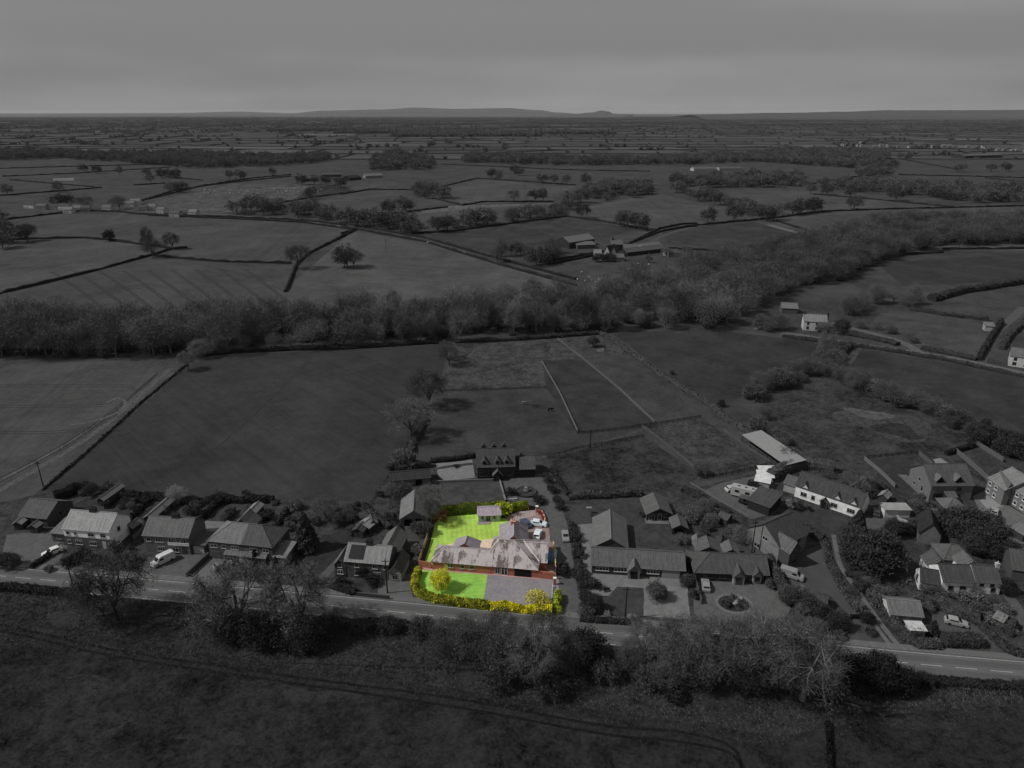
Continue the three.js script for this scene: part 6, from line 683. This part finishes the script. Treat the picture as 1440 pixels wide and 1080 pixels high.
{ const r = rng(9), L = (n, px, ks, h0, h1, t0, t1, label, group, name = 'hedge_tree', j = 6) => { const pts = resample(PP(px), 1), m = pts.length; for (let i = 0; i < n; i++) { const p = pts[Math.min(m - 1, Math.floor((i + r()) / n * m))], k = ks[Math.floor(r() * ks.length)]; tree(k, Math.floor(r() * 9), V(p.x + (r() - .5) * j, 0, p.z + (r() - .5) * j), lerp(h0, h1, r()), label, { group, name, tone: Math.round(lerp(t0, t1, r()) / 3) * 3, turn: r() * 6.283, wide: .9 + .4 * r() }); } };
  L(24, [[1050, 560], [1075, 548], [1100, 538], [1125, 528], [1150, 520], [1172, 506]], ['pale', 'leaf', 'scrub'], 4, 7, 40, 54, 'scrub tree in the thicket between the pastures', 'thicket between the pastures');
  L(9, [[1060, 582], [1072, 610], [1090, 625], [1105, 648]], ['scrub', 'pale'], 2.5, 5, 44, 54, 'scrub tree in the tangle behind the open barn', 'tangle behind the open barn');
  L(34, [[1165, 520], [1200, 545], [1245, 560], [1300, 580], [1345, 600], [1390, 622], [1440, 640], [1500, 660]], ['leaf', 'pale', 'scrub'], 4, 7.5, 40, 54, 'rounded hedge tree in the line above the dry pond', 'hedge line above the dry pond');
  L(8, [[1395, 628], [1440, 645], [1490, 668]], ['ivy', 'leaf'], 5, 7, 30, 38, 'dark tree behind the end gardens', 'dark trees behind the end gardens');
  L(7, [[1078, 466], [1095, 462], [1112, 464]], ['wood', 'woodleaf', 'leaf'], 6, 9, 38, 52, 'garden tree around the lane cottage', 'trees around the lane cottage');
  L(14, [[1190, 445], [1215, 432], [1240, 428], [1262, 430], [1280, 428], [1300, 436]], ['wood', 'woodleaf'], 6, 11, 42, 52, 'loose tree in the clump above the paler meadow', 'clump above the paler meadow', 'hedge_tree', 12);
  L(8, [[1200, 462], [1230, 462], [1270, 474], [1290, 482]], ['scrub', 'pale'], 2.5, 5, 44, 56, 'shrubby tree beside the lane branch', 'shrubs beside the lane branch');
  L(17, [[702, 368], [728, 358], [765, 374], [782, 362], [770, 352]], ['far', 'woodleaf', 'wood'], 8, 13, 34, 46, 'dark tree in the clump beside the farm barn', 'trees beside the farm barn', 'farm_tree', 16); L(5, [[838, 368], [850, 369], [872, 366]], ['far', 'leaf'], 4, 6, 32, 40, 'low dark tree below the twin-gabled farmhouse', 'trees below the farmhouse', 'farm_tree', 6);
  L(12, [[935, 366], [960, 362], [990, 366], [950, 374]], ['far', 'wood'], 4, 7, 44, 52, 'low tree beside the farm range', 'trees beside the farm range', 'farm_tree', 30);
  const fg = 'lone trees along the far hedges', fl = 'dark rounded tree standing on a far hedge line';
  for (const [x, y, h = 14] of [...zA([[340, 295], [395, 300], [485, 305], [598, 315, 18], [612, 340], [655, 318], [685, 318], [715, 320], [930, 322], [975, 325], [1105, 312, 17], [690, 378], [740, 375], [715, 380], [245, 435, 16], [275, 435], [350, 445, 22], [485, 445], [30, 388, 18], [240, 375], [1225, 345], [1275, 345], [1320, 348], [1380, 355], [1260, 405, 17], [620, 640, 8], [600, 590, 8], [110, 575, 14], [1395, 680, 10]]), ...zB([[815, 340], [862, 343], [912, 345], [990, 342, 16], [718, 308, 24], [700, 300, 20], [698, 415, 14], [785, 412, 14], [818, 412, 14], [192, 465, 10], [262, 455, 10], [390, 540, 17], [430, 535, 14], [1130, 515, 13], [1160, 518, 13], [1208, 528, 16], [975, 480, 15], [690, 500, 14], [590, 508, 12], [240, 535, 15], [170, 525, 15], [640, 325, 10], [610, 318, 10]]), ...zC([[160, 500, 16], [265, 490, 10], [370, 488, 12], [395, 492, 12], [425, 490, 10], [500, 468, 17], [535, 462, 17], [575, 458, 15], [588, 455, 13], [750, 445, 14], [735, 395, 18], [920, 410, 18], [640, 385, 15], [575, 382, 13], [1190, 292, 18], [1170, 296, 12], [1305, 292], [1365, 290], [970, 245, 20], [935, 240, 16], [1110, 232, 20], [920, 280, 14], [905, 275, 14]])].map(([x, y, h], i) => [x, y, h])) tree(r() < .5 ? 'far' : 'wood', Math.floor(r() * 9), P(x, y), h ?? 14, fl, { group: fg, name: 'far_tree', tone: 30 + Math.floor(r() * 3) * 4, turn: r() * 6.283, wide: 1.05 + .3 * r() });
}
// ---------------------------------------------------------------- woods
function inside(p, poly) { let c = false; for (let i = 0, j = poly.length - 1; i < poly.length; j = i++) { const a = poly[i], b = poly[j]; if ((a.z > p.z) !== (b.z > p.z) && p.x < (b.x - a.x) * (p.z - a.z) / (b.z - a.z) + a.x) c = !c; } return c; }
function fill(px, gap, r) { const poly = PP(px), xs = poly.map((p) => p.x), zs = poly.map((p) => p.z), out = []; for (let x = Math.min(...xs); x < Math.max(...xs); x += gap) for (let z = Math.min(...zs); z < Math.max(...zs); z += gap) { const p = V(x + (r() - .5) * gap * .95, 0, z + (r() - .5) * gap * .95); if (inside(p, poly)) out.push(p); } return out; }
{
  const r = rng(51);
  const belt = [...fill([[-160, 508], [0, 508], [255, 500], [300, 490], [400, 480], [400, 462], [300, 462], [150, 470], [0, 472], [-160, 472]], 7.2, r), ...fill([[400, 480], [480, 477], [625, 474], [700, 473], [840, 466], [850, 440], [760, 434], [640, 446], [500, 452], [400, 462]], 7.2, r), ...fill([[840, 466], [905, 469], [1000, 462], [1020, 457], [1089, 424], [1134, 400], [1176, 398], [1231, 370], [1325, 345], [1560, 345], [1560, 318], [1245, 318], [1190, 330], [1110, 352], [1044, 366], [980, 385], [900, 402], [850, 420], [840, 440]], 8.5, r), ...PP([[320, 494], [345, 491], [388, 491], [409, 488], [440, 489], [485, 486], [505, 486], [528, 484], [566, 482], [592, 480], [605, 478], [648, 480], [470, 470], [538, 470]])];
  const outer = []; for (const w of [[[812, 280], [860, 284], [920, 273], [915, 260], [850, 264]], [[940, 262], [960, 265], [1080, 265], [1130, 263], [1125, 254], [1050, 252], [940, 254]], [[1150, 262], [1200, 270], [1290, 276], [1370, 286], [1500, 287], [1500, 272], [1300, 266], [1200, 257]], [[1060, 227], [1140, 233], [1200, 237], [1240, 229], [1250, 216], [1180, 213], [1100, 212]], [[1200, 250], [1255, 248], [1250, 239], [1215, 241]], [[-30, 226], [22, 226], [80, 223], [180, 229], [300, 235], [320, 230], [190, 219], [60, 215], [-30, 215]], [[180, 229], [270, 237], [310, 236], [400, 233], [465, 227], [460, 221], [330, 222], [240, 215]], [[520, 241], [560, 239], [617, 239], [600, 226], [560, 216], [525, 225]], [[582, 279], [628, 280], [622, 270], [590, 267]], [[650, 229], [800, 233], [980, 231], [980, 224], [800, 225], [660, 221]], [[480, 319], [560, 328], [592, 331], [560, 314], [490, 307]], [[330, 303], [410, 306], [500, 315], [480, 302], [400, 297], [340, 294]], [[700, 315], [770, 310], [800, 303], [795, 297], [740, 304], [700, 309]], [[605, 327], [660, 322], [705, 314], [700, 311], [650, 317], [610, 322]], [[778, 303], [800, 300], [820, 285], [805, 283], [785, 292]], [[935, 266], [980, 283], [1020, 294], [1060, 305], [1056, 300], [1015, 285], [975, 275], [945, 262]], [[-40, 330], [0, 352], [20, 345], [36, 335], [0, 322]], [[960, 232], [1060, 228], [1090, 218], [1000, 220], [950, 226]]]) outer.push(...fill(w, 17, r));
  const all = [...belt.map((p) => [p, 0]), ...outer.map((p) => [p, 1])].sort((a, b) => a[0].length() - b[0].length()), rest = { wood: TREE.wood.map(() => []), woodleaf: TREE.woodleaf.map(() => []), far: TREE.far.map(() => []) };
  all.forEach(([p, o], n) => {
    const big = .5 + .85 * r(), leafy = r() < .14;
    if (n < 300) { const k = leafy ? 'woodleaf' : 'wood'; tree(k, Math.floor(r() * 10), p, (leafy ? 10.5 : 14) * big, leafy ? 'leafy tree in the belt of wood below the pale triangular field' : 'leafless tree in the belt of wood below the pale triangular field', { group: leafy ? 'leafy trees of the wood belt' : 'leafless trees of the wood belt', name: leafy ? 'leafy_wood_tree' : 'leafless_wood_tree', tone: leafy ? 36 + 6 * Math.floor(r() * 4) : 40 + 6 * Math.floor(r() * 4), barkTone: 56, turn: r() * 6.283, wide: .9 + .35 * r() }); return; }
    const k = o ? 'far' : leafy ? 'woodleaf' : 'wood', i = Math.floor(r() * rest[k].length); rest[k][i].push([p.x, p.z, big * (o ? 1.1 : .82), 1.1 + .35 * r()]);
  });
  const lab = { wood: 'leafless trees filling the valley wood', woodleaf: 'leafy trees filling the valley wood', far: 'mass of trees in the far copses' };
  for (const k in rest) rest[k].forEach((l, i) => l.length && scatter(k === 'far' ? numbered('far_copses') : numbered(k === 'wood' ? 'valley_wood' : 'valley_wood_leafy'), lab[k], 'wood', merged(TREE[k][i]), VC(LEAF(k === 'far' ? 46 : 42, k === 'far' ? 3.4 : k === 'wood' ? 3.9 : 3.7)), l, [.75, 1.3]));
  const under = []; for (const p of belt) if (r() < .55) under.push([p.x + (r() - .5) * 6, p.z + (r() - .5) * 6, .7 + .7 * r(), 1.4]);
  scatter('undergrowth', 'scrubby undergrowth beneath the belt of wood', 'undergrowth', merged(TREE.shrub[0]), VC(LEAF(36, 2.6)), under, [.7, 1.3]);
}
// ---------------------------------------------------------------- trees along the near side of the road
const rg = 'trees along the near side of the road';
for (const [k, i, x, y, h, t, l, o = {}] of [
  ['bare', 0, 166, 872, 15.5, 40, 'spreading bare oak over the road by the white van', { wide: .92, barkTone: 24 }], ['pale', 1, 146, 866, 9, 36, 'budding tree under the spreading oak', { barkTone: 26 }], ['bare', 2, 338, 888, 15.5, 50, 'broad budding oak opposite the hipped house', { barkTone: 30 }], ['bare', 1, 424, 888, 15, 50, 'budding oak opposite the conifer lane', { barkTone: 30 }], ['pale', 0, 305, 892, 9.5, 48, 'lower budding tree beside the broad oak', { barkTone: 26 }], ['ivy', 0, 372, 905, 6.5, 38, 'ivy-clad bush tree between the two oaks', {}], ['ivy', 1, 430, 912, 6, 36, 'round ivy-clad bush below the lane oak', {}], ['leaf', 2, 330, 900, 5.5, 36, 'leafy bush tree below the broad oak', {}], ['leaf', 1, 466, 896, 5, 30, 'dark leafy bush beside the lane oak', {}], ['scrub', 0, 505, 892, 3.2, 28, 'low scrub bush opposite the solar-roofed cottage', {}], ['scrub', 1, 548, 888, 3.4, 30, 'thin scrub bush by the road bend', {}], ['scrub', 0, 592, 893, 3.8, 36, 'twiggy scrub opposite the curved hedge', {}],
  ['pale', 0, 628, 918, 7, 34, 'tangled thicket tree opposite the green lawn', {}], ['pale', 2, 668, 930, 9, 38, 'dense thicket tree opposite the driveway', {}], ['pale', 0, 654, 905, 6, 34, 'dark thicket bush opposite the green lawn', {}], ['pale', 1, 716, 944, 9.5, 40, 'wide twiggy thicket tree below the forsythia hedge', {}], ['bare', 3, 752, 960, 11, 46, 'pale-limbed tree sprawling in the thicket', { barkTone: 62 }], ['pale', 2, 706, 902, 7, 34, 'dark leafy thicket tree opposite the forsythia hedge', {}], ['pale', 1, 765, 905, 7.5, 34, 'dark leafy tree opposite the drive entrance', {}], ['pale', 0, 796, 942, 8, 32, 'thicket tree beside the dark hollow', {}], ['ivy', 1, 820, 930, 6.5, 26, 'dark evergreen thicket by the road gap', {}], ['scrub', 1, 850, 956, 4, 36, 'low scrub at the thicket edge', {}], ['scrub', 0, 700, 968, 4, 32, 'scrub at the field edge of the thicket', {}], ['scrub', 1, 772, 980, 4, 30, 'outer scrub at the field edge of the thicket', {}],
  ['bare', 1, 905, 930, 9, 50, 'thin pale tree beside the road gap', { wide: .8, barkTone: 64 }], ['pale', 2, 888, 940, 6, 40, 'budding scrub tree beside the thin tree', {}], ['bare', 0, 962, 950, 12, 42, 'white-limbed tree opposite the circular drive', { barkTone: 54 }], ['bare', 2, 1012, 958, 13, 40, 'white-limbed oak opposite the oval bed', { barkTone: 54 }], ['pale', 1, 985, 962, 7, 36, 'budding thicket under the white-limbed oak', {}], ['bare', 3, 1072, 962, 14, 40, 'great white-limbed oak by the road', { wide: 1.1, barkTone: 60 }], ['bare', 1, 1128, 985, 15, 36, 'great bleached oak leaning over the field corner', { wide: 1.05, barkTone: 68 }], ['pale', 0, 1045, 968, 7, 36, 'budding thicket beneath the great oak', {}], ['pale', 2, 1100, 925, 8, 44, 'budding tree by the entrance wall', {}], ['pale', 0, 940, 918, 6, 40, 'leafy bush opposite the apron tree', {}], ['ivy', 0, 1020, 925, 5, 30, 'dark bush under the roadside oaks', {}], ['ivy', 1, 1080, 935, 5, 30, 'dark bush below the great oak', {}], ['pale', 1, 935, 965, 5.5, 46, 'pale leafy bush at the field edge', {}], ['shrub', 0, 948, 984, 2.6, 26, 'isolated dark bush in the field edge', {}], ['scrub', 0, 912, 964, 4, 38, 'scrub at the edge of the front field', {}],
  ['ivy', 0, 1198, 966, 6.5, 22, 'very dark evergreen beside the bleached oak', {}], ['leaf', 2, 1232, 968, 7, 24, 'dark leafy tree by the road verge', {}], ['ivy', 1, 1262, 972, 5, 22, 'dark bush at the verge end', {}], ['scrub', 1, 1300, 962, 2.4, 26, 'low dark scrub on the verge', {}], ['scrub', 0, 1434, 974, 2.4, 28, 'low scrub at the verge by the frame of trees', {}]]) tree(k, i, P(x, y), h, l, { ...o, tone: t, name: ['shrub', 'scrub'].includes(k) ? 'shrub' : 'roadside_tree', category: ['shrub', 'scrub'].includes(k) ? 'shrub' : 'tree' });
// rough grass on the verge and the field edge
{
  const r = rng(63), g = new G(); for (let i = 0; i < 9; i++) { const a = r() * 6.283, d = r() * .25, h = .08 + r() * .16, x = Math.cos(a) * d, z = Math.sin(a) * d; g.p.push(x - .05, 0, z, x + .05, 0, z + .03, x + (r() - .5) * .35, h, z + (r() - .5) * .35); g.t.push(0, 0, 1, 0, .5, 1); } const geo = g.build(), list = [];
  const add = (px, n, s0, s1) => { const poly = PP(px), xs = poly.map((p) => p.x), zs = poly.map((p) => p.z); let c = 0, guard = 0; while (c < n && guard++ < n * 20) { const p = V(lerp(Math.min(...xs), Math.max(...xs), r()), 0, lerp(Math.min(...zs), Math.max(...zs), r())); if (!inside(p, poly) || perlin.noise(p.x * .09, 1, p.z * .09) + .6 * r() < .12) continue; list.push([p.x, p.z, lerp(s0, s1, r()), 1]); c++; } };
  add([[-80, 824], [45, 830], [300, 852], [571, 878], [900, 910], [1271, 948], [1500, 966], [1500, 985], [1260, 1004], [1100, 1036], [900, 1006], [600, 966], [250, 926], [0, 906], [-80, 900]], 19000, .6, 1.4); add([[-80, 895], [0, 900], [250, 920], [600, 960], [900, 1000], [1100, 1030], [1500, 980], [1500, 1010], [1260, 1022], [1100, 1050], [900, 1024], [600, 984], [250, 942], [0, 922], [-80, 916]], 3000, .4, 1);
  add([[-80, 900], [0, 906], [250, 926], [600, 966], [900, 1006], [1100, 1036], [1500, 985], [1500, 1090], [-80, 1090]], 18000, .3, .8);
  scatter('grass', 'rough tufted grass on the verge and field edge', 'grass', geo, LEAF(46, 3), list.slice(0, 22000), [.6, 1.3]);
  scatter('young_crop', 'sparse dark young crop leaves over the front field', 'crop', geo, LEAF(34, 2.6), list.slice(22000), [.7, 1.3]);
}
// ---------------------------------------------------------------- animals
function blob(bones, half, res) {                            // tapered bones joined smoothly into one skin
  const mc = new MarchingCubes(res, M(60), false, false, 20000); mc.isolation = 0; const k = .06, n = mc.size, c = mc.halfsize;
  for (let z = 0; z < n; z++) for (let y = 0; y < n; y++) for (let x = 0; x < n; x++) { const p = V((x - c) / c, (y - c) / c, (z - c) / c).multiplyScalar(half); let s = 0; for (const [a, b, ra, rb] of bones) { const ab = b.clone().sub(a), t = Math.max(0, Math.min(1, p.clone().sub(a).dot(ab) / ab.lengthSq())), d = p.distanceTo(a.clone().addScaledVector(ab, t)) - lerp(ra, rb, t); s += Math.exp(-d / k); } mc.field[x + y * n + z * n * n] = Math.log(s + 1e-30) * k; }
  mc.update(); const g = new THREE.BufferGeometry(), m = mc.count; g.setAttribute('position', new THREE.Float32BufferAttribute(Array.from(mc.positionArray.slice(0, m * 3), (v) => v * half), 3)); g.computeVertexNormals(); return g;
}
{
  const v = V, leg = (x, z, h, r1) => [[v(x, h, z), v(x + .04, h * .52, z), r1, r1 * .62], [v(x + .04, h * .52, z), v(x, -h * .02 - .0, z), r1 * .6, r1 * .5]];
  const sh = (b, dy) => b.map(([a, c, p, q]) => [a.clone().add(v(0, -dy, 0)), c.clone().add(v(0, -dy, 0)), p, q]);
  const hb = [[v(-.65, 1.18, 0), v(.55, 1.16, 0), .29, .3], [v(.6, 1.25, 0), v(1.1, 1.05, 0), .24, .13], [v(1.1, 1.05, 0), v(1.4, .6, 0), .13, .08], [v(-.85, 1.25, 0), v(-1, .6, 0), .07, .05], ...[[.55, .16], [.55, -.16], [-.7, .17], [-.7, -.17]].flatMap(([x, z]) => leg(x, z, 1, .12))];
  const horse = blob(sh(hb, .8), 1.6, 40); horse.translate(0, .8, 0);
  [[737, 569.5, 110, .2, 'pale'], [752, 572.5, 60, 2.8, 'grey'], [774, 579, 22, .4, 'dark']].forEach(([x, y, t, a, n]) => { const o = solo('horse', n + ' horse grazing in the open paddock', 'horse', null, horse, M(t)); o.position.copy(P(x, y)); o.rotation.y = a; });
  const sb = [[v(-.35, .62, 0), v(.3, .64, 0), .27, .26], [v(.35, .72, 0), v(.62, .78, 0), .13, .09], ...[[.28, .12], [.28, -.12], [-.32, .12], [-.32, -.12]].flatMap(([x, z]) => leg(x, z, .48, .07))];
  const sheep = blob(sh(sb, .5), 1, 30); sheep.translate(0, .5, 0); const r = rng(12), spots = [[812, 394], [823, 396], [828, 391], [837, 398], [853, 401], [866, 395], [877, 392], [889, 386], [818, 384], [857, 400], [886, 389], [897, 372], [912, 373], [884, 380]];
  for (const [x, y] of spots) { const o = solo('sheep', 'white sheep grazing below the farmhouse', 'sheep', 'sheep below the farmhouse', sheep, M(170)); o.position.copy(P(x, y)); o.scale.setScalar(1.25); o.rotation.y = r() * 6.283; }
  for (let i = 0; i < 70; i++) { const o = solo('sheep', 'pale sheep dotting the field beside the far road', 'sheep', 'sheep beside the far road', sheep, M(175)), t = r(); o.position.copy(P(lerp(285, 455, t) + 10 * (r() - .5), lerp(266, 264, t) + 10 * r())); o.scale.setScalar(1.3); o.rotation.y = r() * 6.283; }
}
renderer.render(scene, camera);
